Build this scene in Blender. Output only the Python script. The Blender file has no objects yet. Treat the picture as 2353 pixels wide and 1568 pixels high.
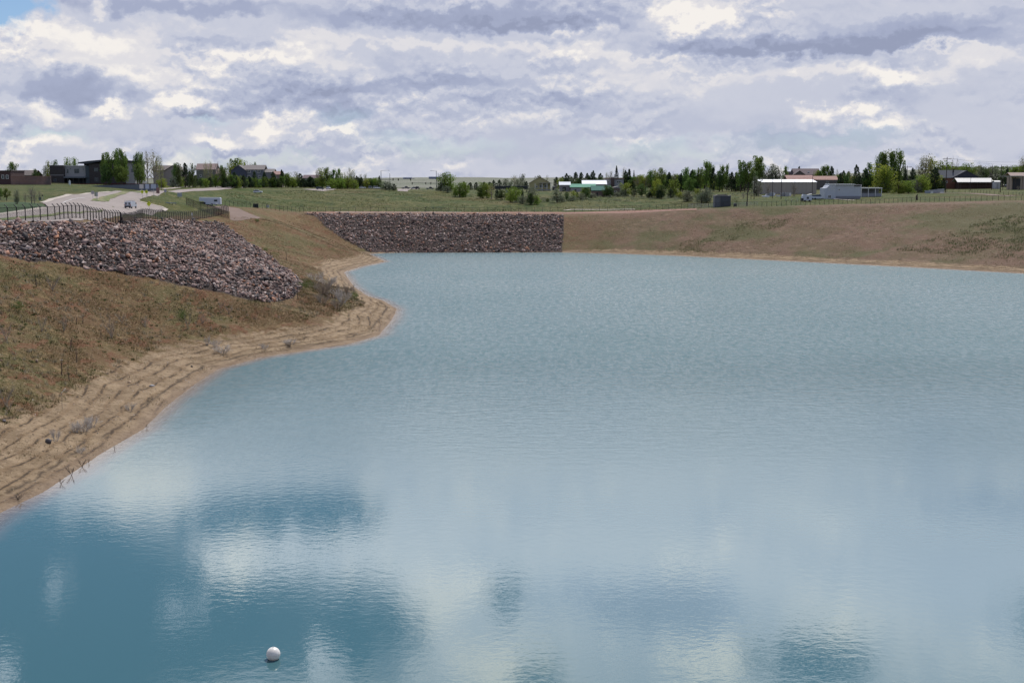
import bpy, bmesh, math, random
import numpy as np
from mathutils import Vector, Matrix, geometry
random.seed(7); rng = np.random.default_rng(11)
C = bpy.context.scene.collection
S = bpy.context.scene
# ------------------------------------------------------------------ camera
F = 2839.0; CX, CY = 1176.0, 784.0; CAMZ = 30.0
PITCH = math.atan((784-414)/F); SP, CP = math.sin(PITCH), math.cos(PITCH)
cam_d = bpy.data.cameras.new("camera"); cam = bpy.data.objects.new("camera", cam_d); C.objects.link(cam)
cam.location = (0, 0, CAMZ); cam.rotation_euler = (math.pi/2-PITCH, 0, 0)
cam_d.sensor_width = 36; cam_d.lens = F/2352*36; cam_d.clip_start = 0.5; cam_d.clip_end = 90000
S.camera = cam
S.view_settings.view_transform = 'Standard'; S.view_settings.look = 'None'
S.view_settings.exposure = 0.0; S.view_settings.gamma = 1
SUN_EL, SUN_AZ = math.radians(60), math.radians(22)      # azimuth clockwise from the view direction
sd = bpy.data.lights.new("sun", 'SUN'); sun = bpy.data.objects.new("sun", sd); C.objects.link(sun)
sd.energy = 4.2; sd.angle = math.radians(0.5); sd.color = (1, .955, .88)
sun.rotation_euler = Vector((math.sin(SUN_AZ)*math.cos(SUN_EL), math.cos(SUN_AZ)*math.cos(SUN_EL), math.sin(SUN_EL))).to_track_quat('Z', 'Y').to_euler()

# ------------------------------------------------------------------ view-ray helpers (photo point -> place on the ground)
def ray(px, py):
    x = (px-CX)/F; y = (py-CY)/F
    return x, CP-y*SP, -(SP+y*CP)
def at_d(px, py, d):
    x, y, z = ray(px, py); t = d/y
    return Vector((x*t, d, CAMZ+z*t))
def at_z(px, py, zz):
    x, y, z = ray(px, py); t = (zz-CAMZ)/z
    return Vector((x*t, y*t, zz))
CR = {1: (0, 325.7, 5.912), 2: (361.9, 325.7, 5.912), 3: (705.6, 343.8, 6.5026), 4: (995.1, 343.8, 6.5026),
      5: (1266.5, 343.8, 6.5026), 6: (1583.1, 334.7, 5.780), 7: (1945.0, 334.7, 5.780)}
def cx(c, x): return CR[c][0]+x/CR[c][2]
def cy(c, y): return CR[c][1]+y/CR[c][2]

# ------------------------------------------------------------------ world: sky and clouds
def N(nt, typ, **kw):
    n = nt.nodes.new(typ)
    for k, v in kw.items():
        if k == 'inp':
            for a, b in v.items(): n.inputs[a].default_value = b
        else: setattr(n, k, v)
    return n
def build_world():
    w = bpy.data.worlds.new("World"); S.world = w; w.use_nodes = True
    nt = w.node_tree; nt.nodes.clear(); L = nt.links.new
    out = N(nt, 'ShaderNodeOutputWorld'); bg = N(nt, 'ShaderNodeBackground'); bg.inputs[1].default_value = 0.1
    L(bg.outputs[0], out.inputs[0])
    sky = N(nt, 'ShaderNodeTexSky', sky_type='NISHITA', sun_disc=False, sun_elevation=SUN_EL, sun_rotation=SUN_AZ,
            altitude=1600, air_density=1.0, dust_density=1.2, ozone_density=1.5)
    tc = N(nt, 'ShaderNodeTexCoord'); sep = N(nt, 'ShaderNodeSeparateXYZ'); L(tc.outputs['Generated'], sep.inputs[0])
    def M(op, a, b=None, c=None, clamp=False):
        n = N(nt, 'ShaderNodeMath', operation=op, use_clamp=clamp)
        for i, v in enumerate((a, b, c)):
            if v is None: continue
            if isinstance(v, (int, float)): n.inputs[i].default_value = v
            else: L(v, n.inputs[i])
        return n.outputs[0]
    D = 57.29578
    az = M('MULTIPLY', M('ARCTAN2', sep.outputs[0], sep.outputs[1]), D)
    el = M('MULTIPLY', M('ARCSINE', sep.outputs[2]), D)
    cmb = N(nt, 'ShaderNodeCombineXYZ'); L(az, cmb.inputs[0]); L(el, cmb.inputs[1])
    P = cmb.outputs[0]
    def vm(op, a, b):
        n = N(nt, 'ShaderNodeVectorMath', operation=op)
        for i, v in enumerate((a, b)):
            if isinstance(v, tuple): n.inputs[i].default_value = v
            else: L(v, n.inputs[i])
        return n
    def noise(vec, scale, det, rough=.55, dist=0, off=(0, 0, 0), sc=(1, 1, 1)):
        mp = N(nt, 'ShaderNodeMapping'); L(vec, mp.inputs[0]); mp.inputs['Location'].default_value = off; mp.inputs['Scale'].default_value = sc
        n = N(nt, 'ShaderNodeTexNoise', noise_dimensions='2D', inp={'Scale': scale, 'Detail': det, 'Roughness': rough, 'Distortion': dist})
        L(mp.outputs[0], n.inputs['Vector']); return n
    # domain warp
    wn = noise(P, .30, 3, .5, 0, (3, 7, 0), (1, 1.6, 1))
    wv = vm('MULTIPLY', vm('SUBTRACT', wn.outputs['Color'], (.5, .5, .5)).outputs[0], (4.0, 1.6, 0)).outputs[0]
    Pw = vm('ADD', P, wv).outputs[0]
    wn2 = noise(P, 1.1, 6, .58, 0, (13, 1, 0), (1, 1.35, 1))
    wv2 = vm('MULTIPLY', vm('SUBTRACT', wn2.outputs['Color'], (.5, .5, .5)).outputs[0], (2.0, 1.25, 0)).outputs[0]
    Pw = vm('ADD', Pw, wv2).outputs[0]
    # billow density and its relief
    def dens(dy):
        return noise(Pw, .30, 4, .46, 0, (5, 2+dy, 0), (1, 2.0, 1)).outputs[0]
    relief = M('SUBTRACT', dens(0), dens(.9))
    d2 = noise(P, 1.15, 6, .56, .25, (1, 1, 0), (1, 1.5, 1)).outputs[0]
    d3 = noise(P, 1.15, 6, .56, .25, (1, 1.3, 0), (1, 1.5, 1)).outputs[0]
    rel2 = M('SUBTRACT', d2, d3)
    swp = N(nt, 'ShaderNodeSeparateXYZ'); L(Pw, swp.inputs[0])
    def chain(acc, blobs, mirror=False):
        """adds soft ellipses (place in the sky, size, amount, softness) to acc; the running sum rides in the z of the vector"""
        c0 = N(nt, 'ShaderNodeCombineXYZ'); L(swp.outputs[0], c0.inputs[0]); L(swp.outputs[1], c0.inputs[1])
        if isinstance(acc, float): c0.inputs[2].default_value = acc
        else: L(acc, c0.inputs[2])
        V = c0.outputs[0]
        for b in blobs:
            px, py, rx, ry, amp = b[:5]; soft = b[5] if len(b) > 5 else 0.0
            x, y, z = ray(px, py); r = math.sqrt(x*x+y*y+z*z)
            a = math.atan2(x, y)*D; e = math.asin(abs(z)/r)*D if mirror else math.asin(z/r)*D
            k = D/F; sx, sy = 1/(rx*k), 1/(ry*k)
            mp = N(nt, 'ShaderNodeMapping'); mp.inputs['Scale'].default_value = (sx, sy, 0); mp.inputs['Location'].default_value = (-a*sx, -e*sy, 0)
            L(V, mp.inputs[0])
            ln = N(nt, 'ShaderNodeVectorMath', operation='LENGTH'); L(mp.outputs[0], ln.inputs[0])
            mr = N(nt, 'ShaderNodeMapRange', interpolation_type='SMOOTHSTEP', clamp=True, inp={'From Min': 1.15, 'From Max': soft, 'To Min': 0, 'To Max': amp})
            L(ln.outputs['Value'], mr.inputs['Value'])
            cc = N(nt, 'ShaderNodeCombineXYZ'); L(mr.outputs[0], cc.inputs[2]); V = vm('ADD', V, cc.outputs[0]).outputs[0]
        so = N(nt, 'ShaderNodeSeparateXYZ'); L(V, so.inputs[0]); return so.outputs[2]
    act = N(nt, 'ShaderNodeMapRange', clamp=True, interpolation_type='SMOOTHSTEP', inp={'From Min': .40, 'From Max': .60, 'To Min': .25, 'To Max': 1.2})
    L(noise(P, .16, 3, .5, 0, (21, 4, 0), (1, 1.8, 1)).outputs[0], act.inputs[0]); act = act.outputs[0]
    act = chain(act, [(1750, 230, 560, 90, -.75), (1250, 320, 460, 80, -.6), (2200, 300, 250, 80, -.5)])
    act = M('MAXIMUM', act, .06)
    shade = M('MULTIPLY_ADD', M('MULTIPLY', relief, act), 1.0, .63)
    shade = M('MULTIPLY_ADD', M('MULTIPLY', rel2, act), .62, shade)
    cover = .97
    # long flat cloud bases
    shade = chain(shade, [(1080, 42, 470, 34, -.42, .35), (1250, 60, 260, 16, -.25, .3), (1900, 98, 480, 30, -.44, .35), (2050, 80, 300, 30, -.2, .2), (1800, 115, 300, 16, -.2, .3), (900, 186, 400, 24, -.34, .3), (130, 205, 190, 42, -.46, .4),
              (420, 14, 280, 24, -.36, .3), (800, 262, 95, 38, -.40, .4), (1880, 318, 200, 24, -.34, .3), (480, 108, 150, 20, -.22, .2), (720, 215, 260, 30, -.24, .1),
              (620, 250, 130, 34, -.24, .2), (2150, 50, 260, 18, -.24, .2), (430, 272, 80, 12, -.34, .3), (580, 348, 140, 12, -.26, .3), (1200, 225, 260, 18, -.2, .2), (1400, 300, 500, 60, -.10, 0), (1000, 350, 400, 30, -.08, 0),
              (330, 120, 460, 110, .10, 0), (400, 230, 85, 30, .50, .15), (258, 256, 80, 18, .42, .15), (60, 120, 230, 80, .20, .1), (60, 260, 70, 26, .35, .15), (490, 325, 110, 26, .44, .15), (640, 300, 60, 36, .42, .15), (100, 330, 170, 30, .34, .15),
              (2040, 292, 110, 24, .36, .15), (1850, 262, 70, 24, .36, .15), (1960, 262, 60, 18, .3, .15), (1590, 30, 150, 44, .34, .15), (1290, 122, 240, 26, .28, .15), (1500, 135, 140, 22, .2, .3), (780, 306, 55, 12, .4, .15),
              (600, 130, 250, 26, .20, .3), (760, 95, 160, 22, .22, .15), (250, 100, 150, 44, .2, .15), (2000, 165, 440, 26, .22, .15), (1500, 190, 260, 46, .16, .2), (830, 346, 60, 12, .3, .15), (250, 20, 60, 14, .34, .15),
              (2290, 130, 120, 30, .2, .15), (1000, 108, 200, 18, .2, .15), (1050, 12, 140, 12, .25, .15), (1780, 32, 120, 14, .2, .15), (2100, 118, 200, 8, .25, .15), (330, 165, 110, 28, .28, .15), (1250, 270, 60, 20, .1, .3), (20, 210, 40, 34, .3, .15)])
    cover = chain(cover, [(0, 22, 110, 50, -1.5, .3), (1890, 320, 220, 26, -.35), (800, 275, 100, 40, -.35), (110, 305, 120, 18, -.5), (1000, 335, 220, 34, -.4), (1500, 350, 300, 28, -.35), (560, 372, 260, 18, -.4), (470, 285, 70, 16, -.35)])
    # the sky above the frame, known from the water: where it is open and where it is cloud
    cover = chain(cover, [(150, 1420, 420, 330, -1.1, .45), (620, 1440, 330, 150, -.95, .45), (650, 1178, 250, 62, -2.4, .2), (30, 1250, 190, 90, -.5, .45),
              (870, 1500, 140, 150, -.55, .45), (1180, 1368, 80, 28, -1.0, .1), (1870, 1525, 150, 55, -1.0, .45), (1240, 1565, 90, 40, -1.4, .2), (1600, 1750, 500, 120, -.8, .45), (2380, 1420, 90, 70, -.5, .45), (300, 1800, 800, 160, -.8, .45),
              (565, 1282, 125, 52, 3.6, .3), (290, 1105, 180, 85, 2.0, .3), (405, 1402, 38, 30, 2.0, .1), (145, 1345, 34, 50, 1.0, 0), (720, 1510, 60, 46, 1.9, .1),
              (860, 1265, 220, 66, 1.9, .2), (20, 1560, 60, 30, 2.0, .2)], mirror=True)
    shade = chain(shade, [(1500, 1400, 300, 70, -.75), (560, 1290, 140, 50, .3), (300, 1120, 160, 70, .3), (1000, 1370, 160, 120, .22), (1150, 1540, 230, 70, .5), (1650, 1515, 160, 60, .55), (2200, 1200, 300, 300, -.18), (1950, 1450, 200, 50, .3)], mirror=True)
    # clouds thin out overhead
    ovh = N(nt, 'ShaderNodeMapRange', clamp=True, inp={'From Min': 26, 'From Max': 45, 'To Min': 0, 'To Max': 1}); L(el, ovh.inputs['Value'])
    brk = N(nt, 'ShaderNodeMapRange', clamp=True, inp={'From Min': .42, 'From Max': .6, 'To Min': 0, 'To Max': -1}); L(noise(P, .06, 5).outputs[0], brk.inputs['Value'])
    cover = M('MULTIPLY_ADD', ovh.outputs[0], brk.outputs[0], cover, clamp=True)
    ab = M('ABSOLUTE', az)
    sf = N(nt, 'ShaderNodeMapRange', clamp=True, interpolation_type='SMOOTHSTEP', inp={'From Min': 38, 'From Max': 75, 'To Min': 1, 'To Max': .30}); L(ab, sf.inputs['Value'])
    hf = N(nt, 'ShaderNodeMapRange', clamp=True, interpolation_type='SMOOTHSTEP', inp={'From Min': 27, 'From Max': 40, 'To Min': 1, 'To Max': .18}); L(el, hf.inputs['Value'])
    cover = M('MULTIPLY', cover, M('MULTIPLY', sf.outputs[0], hf.outputs[0]), clamp=True)
    ramp = N(nt, 'ShaderNodeValToRGB'); cr = ramp.color_ramp; cr.interpolation = 'EASE'
    cols = [(0.0, (.33, .365, .51)), (.28, (.41, .45, .61)), (.5, (.51, .545, .685)), (.68, (.63, .65, .755)), (.85, (.81, .79, .82)), (1.0, (1.0, .95, .90))]
    cr.elements[0].position = 0; cr.elements[1].position = 1
    for p, c in cols[1:-1]: cr.elements.new(p)
    for e, (p, c) in zip(cr.elements, cols): e.position = p; e.color = (*c, 1)
    L(shade, ramp.inputs[0])
    # higher cloud is nearer the sun and glows brighter
    br = N(nt, 'ShaderNodeMapRange', clamp=True, inp={'From Min': 9.5, 'From Max': 18, 'To Min': 9.3, 'To Max': 36.0}); L(el, br.inputs['Value'])
    cl = vm('SCALE', ramp.outputs[0], (0, 0, 0)); L(br.outputs[0], cl.inputs['Scale'])
    skc = vm('MULTIPLY', sky.outputs[0], (.84, .92, 1.02))
    mix = N(nt, 'ShaderNodeMix', data_type='RGBA'); L(cover, mix.inputs[0]); L(skc.outputs[0], mix.inputs[6]); L(cl.outputs[0], mix.inputs[7])
    L(mix.outputs[2], bg.inputs[0])
    w.cycles.sampling_method = 'MANUAL'; w.cycles.sample_map_resolution = 1024
build_world()

# ------------------------------------------------------------------ object helpers
def tag(o, label=None, cat=None, group=None, kind=None):
    if label: o['label'] = label
    if cat: o['category'] = cat
    if group: o['group'] = group
    if kind: o['kind'] = kind
    return o
def thing(name, label, cat, loc=(0, 0, 0), rotz=0, group=None):
    o = bpy.data.objects.new(name, None); C.objects.link(o); o.empty_display_size = .3
    o.location = loc; o.rotation_euler = (0, 0, rotz)
    return tag(o, label, cat, group)
def np_mesh(name, V, Fc, mat, parent=None, attrs=None, smooth=False):
    """V (n,3); Fc (m,k) int array, or list of such arrays"""
    me = bpy.data.meshes.new(name); V = np.asarray(V, dtype=np.float32)
    Fl = Fc if isinstance(Fc, list) else [Fc]
    Fl = [np.asarray(f, dtype=np.int32) for f in Fl if len(f)]
    loops = np.concatenate([f.ravel() for f in Fl])
    tot = np.concatenate([np.full(len(f), f.shape[1], dtype=np.int32) for f in Fl])
    st = np.concatenate([[0], np.cumsum(tot)[:-1]]).astype(np.int32)
    me.vertices.add(len(V)); me.vertices.foreach_set('co', V.ravel())
    me.loops.add(len(loops)); me.loops.foreach_set('vertex_index', loops)
    me.polygons.add(len(tot)); me.polygons.foreach_set('loop_start', st); me.polygons.foreach_set('loop_total', tot)
    if smooth: me.polygons.foreach_set('use_smooth', np.ones(len(tot), dtype=bool))
    for k, (typ, arr) in (attrs or {}).items():
        a = me.attributes.new(k, typ, 'POINT')
        if typ == 'FLOAT': a.data.foreach_set('value', np.asarray(arr, dtype=np.float32).ravel())
        else:
            arr = np.asarray(arr, dtype=np.float32)
            if arr.shape[1] == 3: arr = np.hstack([arr, np.ones((len(arr), 1), np.float32)])
            a.data.foreach_set('color', arr.ravel())
    me.update(calc_edges=True); me.validate()
    if mat: me.materials.append(mat)
    o = bpy.data.objects.new(name, me); C.objects.link(o)
    if parent: o.parent = parent
    return o
class MB:
    def __init__(s): s.v = []; s.f = []
    def add(s, vs, fs):
        b = len(s.v); s.v += [tuple(v) for v in vs]; s.f += [tuple(i+b for i in f) for f in fs]; return s
    def box(s, x0, x1, y0, y1, z0, z1):
        return s.add([(x0,y0,z0),(x1,y0,z0),(x1,y1,z0),(x0,y1,z0),(x0,y0,z1),(x1,y0,z1),(x1,y1,z1),(x0,y1,z1)],
                     [(0,3,2,1),(4,5,6,7),(0,1,5,4),(1,2,6,5),(2,3,7,6),(3,0,4,7)])
    def bar(s, a, b, w, h=None):
        a, b = Vector(a), Vector(b); h = h or w; d = (b-a).normalized()
        up = Vector((0, 0, 1)) if abs(d.z) < .95 else Vector((1, 0, 0))
        sx = d.cross(up).normalized()*w/2; sy = sx.cross(d).normalized()*h/2
        return s.add([a-sx-sy, a+sx-sy, a+sx+sy, a-sx+sy, b-sx-sy, b+sx-sy, b+sx+sy, b-sx+sy],
                     [(0,3,2,1),(4,5,6,7),(0,1,5,4),(1,2,6,5),(2,3,7,6),(3,0,4,7)])
    def tube(s, pts, rads, n=7, cap=True):
        pts = [Vector(p) for p in pts]
        if isinstance(rads, (int, float)): rads = [rads]*len(pts)
        b = len(s.v)
        for i, p in enumerate(pts):
            d = (pts[min(i+1, len(pts)-1)]-pts[max(i-1, 0)]).normalized()
            up = Vector((0, 0, 1)) if abs(d.z) < .9 else Vector((1, 0, 0))
            u = d.cross(up).normalized(); w = d.cross(u)
            for k in range(n):
                a = 2*math.pi*k/n; s.v.append(tuple(p+(u*math.cos(a)+w*math.sin(a))*rads[i]))
        for i in range(len(pts)-1):
            for k in range(n):
                s.f.append((b+i*n+k, b+i*n+(k+1) % n, b+(i+1)*n+(k+1) % n, b+(i+1)*n+k))
        if cap:
            s.f.append(tuple(b+k for k in range(n))[::-1]); s.f.append(tuple(b+(len(pts)-1)*n+k for k in range(n)))
        return s
    def prism(s, poly, y0, y1):          # polygon in xz extruded along y
        n = len(poly)
        return s.add([(p[0], y0, p[1]) for p in poly]+[(p[0], y1, p[1]) for p in poly],
                     [tuple(range(n)), tuple(range(2*n-1, n-1, -1))]+[((i+1) % n, i, n+i, n+(i+1) % n) for i in range(n)])
    def prismx(s, poly, x0, x1):         # polygon in yz extruded along x
        n = len(poly)
        return s.add([(x0, p[0], p[1]) for p in poly]+[(x1, p[0], p[1]) for p in poly],
                     [tuple(range(n))[::-1], tuple(range(n, 2*n))]+[(i, (i+1) % n, n+(i+1) % n, n+i) for i in range(n)])
    def build(s, name, mat, parent=None, bevel=0, smooth=False):
        me = bpy.data.meshes.new(name); me.from_pydata(s.v, [], s.f); me.update()
        if bevel or True:
            bm = bmesh.new(); bm.from_mesh(me)
            bmesh.ops.recalc_face_normals(bm, faces=bm.faces)
            if bevel: bmesh.ops.bevel(bm, geom=list(bm.edges), offset=bevel, segments=2, affect='EDGES', clamp_overlap=True)
            bm.to_mesh(me); bm.free()
        if smooth:
            for p in me.polygons: p.use_smooth = True
        me.materials.append(mat)
        o = bpy.data.objects.new(name, me); C.objects.link(o)
        if parent: o.parent = parent
        return o

# ------------------------------------------------------------------ materials
def mat(name, col, rough=.8, var=.18, scale=1.5, bump=0, metal=0, spec=.3, attr=None, objrand=0, coords='Object', vstretch=1, col2=None):
    m = bpy.data.materials.new(name); m.use_nodes = True; nt = m.node_tree; L = nt.links.new
    b = nt.nodes['Principled BSDF']; b.inputs['Roughness'].default_value = rough; b.inputs['Metallic'].default_value = metal
    b.inputs['Specular IOR Level'].default_value = spec
    tc = N(nt, 'ShaderNodeTexCoord'); mp = N(nt, 'ShaderNodeMapping'); mp.inputs['Scale'].default_value = (1, 1, vstretch)
    L(tc.outputs[coords], mp.inputs[0])
    nz = N(nt, 'ShaderNodeTexNoise', inp={'Scale': scale, 'Detail': 6, 'Roughness': .6}); L(mp.outputs[0], nz.inputs['Vector'])
    mr = N(nt, 'ShaderNodeMapRange', inp={'From Min': .25, 'From Max': .75, 'To Min': 1-var, 'To Max': 1+var}); L(nz.outputs[0], mr.inputs[0])
    vs = N(nt, 'ShaderNodeVectorMath', operation='SCALE'); L(mr.outputs[0], vs.inputs['Scale'])
    if attr:
        a = N(nt, 'ShaderNodeAttribute', attribute_name=attr); L(a.outputs['Color'], vs.inputs[0])
    elif col2:
        mx = N(nt, 'ShaderNodeMix', data_type='RGBA'); mx.inputs[6].default_value = (*col, 1); mx.inputs[7].default_value = (*col2, 1)
        n2 = N(nt, 'ShaderNodeTexNoise', inp={'Scale': scale*.35, 'Detail': 4}); L(mp.outputs[0], n2.inputs['Vector'])
        m2 = N(nt, 'ShaderNodeMapRange', clamp=True, inp={'From Min': .4, 'From Max': .6}); L(n2.outputs[0], m2.inputs[0]); L(m2.outputs[0], mx.inputs[0])
        L(mx.outputs[2], vs.inputs[0])
    else: vs.inputs[0].default_value = col
    outc = vs.outputs[0]
    if objrand:
        oi = N(nt, 'ShaderNodeObjectInfo'); hs = N(nt, 'ShaderNodeHueSaturation')
        h = N(nt, 'ShaderNodeMapRange', inp={'To Min': .5-objrand*.12, 'To Max': .5+objrand*.12}); L(oi.outputs['Random'], h.inputs[0]); L(h.outputs[0], hs.inputs['Hue'])
        mu = N(nt, 'ShaderNodeMath', operation='MULTIPLY'); L(oi.outputs['Random'], mu.inputs[0]); mu.inputs[1].default_value = 7.31
        fr = N(nt, 'ShaderNodeMath', operation='FRACT'); L(mu.outputs[0], fr.inputs[0])
        v = N(nt, 'ShaderNodeMapRange', inp={'To Min': 1-objrand, 'To Max': 1+objrand}); L(fr.outputs[0], v.inputs[0]); L(v.outputs[0], hs.inputs['Value'])
        L(outc, hs.inputs['Color']); outc = hs.outputs[0]
    L(outc, b.inputs['Base Color'])
    if bump:
        bp = N(nt, 'ShaderNodeBump', inp={'Strength': .6, 'Distance': bump}); L(nz.outputs[0], bp.inputs['Height']); L(bp.outputs[0], b.inputs['Normal'])
    return m
def leafmat(name, col, objrand=.22):
    m = mat(name, col, .75, .35, 3.2, 0, spec=.15, objrand=objrand)
    nt = m.node_tree; b = nt.nodes['Principled BSDF']; L = nt.links.new
    tr = N(nt, 'ShaderNodeBsdfTranslucent'); src = b.inputs['Base Color'].links[0].from_socket; L(src, tr.inputs[0])
    ms = N(nt, 'ShaderNodeMixShader'); ms.inputs[0].default_value = .38
    L(b.outputs[0], ms.inputs[1]); L(tr.outputs[0], ms.inputs[2]); L(ms.outputs[0], nt.nodes['Material Output'].inputs[0])
    return m

# ------------------------------------------------------------------ terrain height
def vnoise(x, y, seed=0):
    xi = np.floor(x).astype(np.int64); yi = np.floor(y).astype(np.int64); xf = x-xi; yf = y-yi
    def h(a, b):
        n = (a*374761393+b*668265263+seed*974634777) & 0xffffffff
        n = ((n ^ (n >> 13))*1274126177) & 0xffffffff
        return ((n ^ (n >> 16)) & 0xffff)/65535.0
    u = xf*xf*(3-2*xf); v = yf*yf*(3-2*yf)
    return (h(xi, yi)*(1-u)+h(xi+1, yi)*u)*(1-v)+(h(xi, yi+1)*(1-u)+h(xi+1, yi+1)*u)*v
def fbm(x, y, oct=4, seed=0):
    s = 0; a = .5
    for i in range(oct): s = s+a*(vnoise(x*2**i, y*2**i, seed+i)-.5); a *= .5
    return s
# shoreline: photo point, bank slope (run per rise), beach width
SH = [(-500, 1500, 2.2, 13), (0, 1178, 2.2, 13), (100, 1130, 2.2, 13), (235, 1040, 2.2, 13), (330, 985, 2.2, 12), (380, 935, 2.2, 11), (450, 880, 2.2, 10), (500, 848, 2.3, 10),
      (600, 820, 2.6, 10), (700, 805, 2.8, 10), (800, 790, 3, 10), (870, 770, 3, 9), (900, 735, 3.2, 9), (912, 710, 3.2, 8), (880, 690, 3.2, 7),
      (845, 680, 3.2, 6), (815, 660, 3.2, 6), (800, 640, 3.0, 7), (790, 625, 3.0, 9), (830, 612, 2.8, 10), (885, 601, 2.6, 9), (868, 592, 2.6, 6), (845, 583, 2.6, 2),
      (900, 580.5, 2.8, 1), (1100, 580, 2.8, 1), (1290, 579.5, 2.8, 1.5), (1400, 582, 3.0, 5), (1550, 587, 3.1, 6), (1700, 594, 3.8, 6), (1900, 604, 4.2, 6), (2100, 614, 4.6, 6),
      (2352, 628, 4.2, 6), (2700, 650, 4.0, 6), (3300, 700, 4.0, 6)]
SHP = np.array([[*at_z(a, b, 0)[:2]] for a, b, _, _ in SH]); SHS = np.array([s[2] for s in SH]); SHB = np.array([s[3] for s in SH], float)
SHP[0] = (-46, 50)
POLY = np.vstack([SHP, [(330, 60), (200, 52)]]); 
PS = np.append(SHS, [2.0, 2.0]); PB = np.append(SHB, [3, 3])
def shore(X, Y):
    best = np.full(X.shape, 1e9); sl = np.zeros(X.shape); bw = np.zeros(X.shape); ins = np.zeros(X.shape, bool)
    n = len(POLY)
    for i in range(n):
        a = POLY[i]; j = (i+1) % n; b = POLY[j]; ab = b-a; l2 = ab@ab
        t = np.clip(((X-a[0])*ab[0]+(Y-a[1])*ab[1])/l2, 0, 1)
        d = np.hypot(X-a[0]-t*ab[0], Y-a[1]-t*ab[1]); m = d < best
        best = np.where(m, d, best); sl = np.where(m, PS[i]*(1-t)+PS[j]*t, sl); bw = np.where(m, PB[i]*(1-t)+PB[j]*t, bw)
        c = ((a[1] > Y) != (b[1] > Y)) & (X < (b[0]-a[0])*(Y-a[1])/((b[1]-a[1]) or 1e-9)+a[0]); ins ^= c
    return best, sl, bw, ins
cols = {-500: [(515, 21), (495, 22), (470, 24), (445, 26), (426, 28)], -150: [(515, 21), (495, 22), (470, 24), (445, 26), (426, 28)], 0: [(513, 21), (495, 22), (470, 24), (445, 26), (426, 28)],
        130: [(512, 20.8), (495, 21.8), (470, 23.7), (445, 26), (426, 28)], 290: [(508, 20.5), (495, 21.3), (480, 22.3), (460, 24), (440, 26), (427, 27.6)],
        400: [(508, 18.2), (495, 19.5), (475, 21.5), (455, 23.5), (440, 25.5), (427, 27.3)], 525: [(503, 15.5), (485, 17.8), (470, 20), (450, 23), (435, 25.4), (428, 26.8)],
        620: [(482, 17), (465, 19.5), (450, 22), (436, 24.7), (431, 25.7)], 700: [(490, 15), (475, 17.3), (455, 21), (440, 24), (433, 25.3)],
        850: [(489, 14.8), (470, 18), (450, 21.7), (436, 24.5)], 1000: [(489, 14.7), (475, 16.8), (460, 19.3), (445, 22.3), (438, 24)],
        1150: [(490, 14.7), (478, 16.3), (465, 18.5), (452, 20.8), (440, 23)], 1300: [(490, 14.7), (480, 16.2), (465, 18.8), (450, 21.3), (440, 23.2)],
        1500: [(483, 16), (470, 18), (455, 20.5), (445, 22.3)], 1700: [(478, 18), (465, 19.7), (452, 21.6), (445, 22.7)], 1850: [(473, 19), (460, 20.6), (450, 21.8)],
        2000: [(468, 19.5), (456, 21.1), (448, 22.4), (440, 23.6)], 2200: [(464, 20.8), (450, 22.4), (440, 23.8), (432, 25.2)],
        2352: [(462, 21.5), (450, 22.9), (440, 24.2), (430, 25.8)], 2600: [(462, 21.5), (450, 22.9), (440, 24.2), (430, 25.8)], 3000: [(462, 21.5), (450, 22.9), (440, 24.2), (430, 25.8)]}
cp = []
for px, L_ in cols.items():
    for py, z in L_:
        p = at_z(px, py, z); cp.append((p.x, p.y, z))
for px in range(-600, 3100, 300):
    x = (px-CX)/F
    left = px < 650; mid = 650 <= px < 1500
    for d, z in [(950, 27.5 if left else (22 if mid else 26)), (1500, 27 if left else (18 if mid else 26)), (2500, 27), (4200, 36), (6000, 36), (15000, 20), (40000, 0)]:
        if px > 2000 and d == 2500: z = 38
        if px > 2000 and d == 4200: z = 66
        cp.append((x*d, d, z))
for a in (-60, -30, 0, 30, 60): cp.append((30*math.sin(math.radians(a)), 30*math.cos(math.radians(a)), 28))
for a in (-60, -35, 45, 65): cp.append((200*math.sin(math.radians(a)), 200*math.cos(math.radians(a)), 23))
cp = np.array(cp)
def uv(X, Y): return np.arctan2(X, Y), np.log(np.hypot(X, Y)+1)
cu, cv = uv(cp[:, 0], cp[:, 1])
K = np.hypot(cu[:, None]-cu[None], cv[:, None]-cv[None]); n_ = len(cp)
A = np.zeros((n_+3, n_+3)); A[:n_, :n_] = K-np.eye(n_)*.004; A[:n_, n_] = 1; A[:n_, n_+1] = cu; A[:n_, n_+2] = cv; A[n_:, :n_] = A[:n_, n_:].T
RW = np.linalg.solve(A, np.append(cp[:, 2], [0, 0, 0]))
def plateau(X, Y):
    u, v = uv(X, Y); z = RW[n_]+RW[n_+1]*u+RW[n_+2]*v
    for i in range(n_): z = z+RW[i]*np.hypot(u-cu[i], v-cv[i])
    return z
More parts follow.
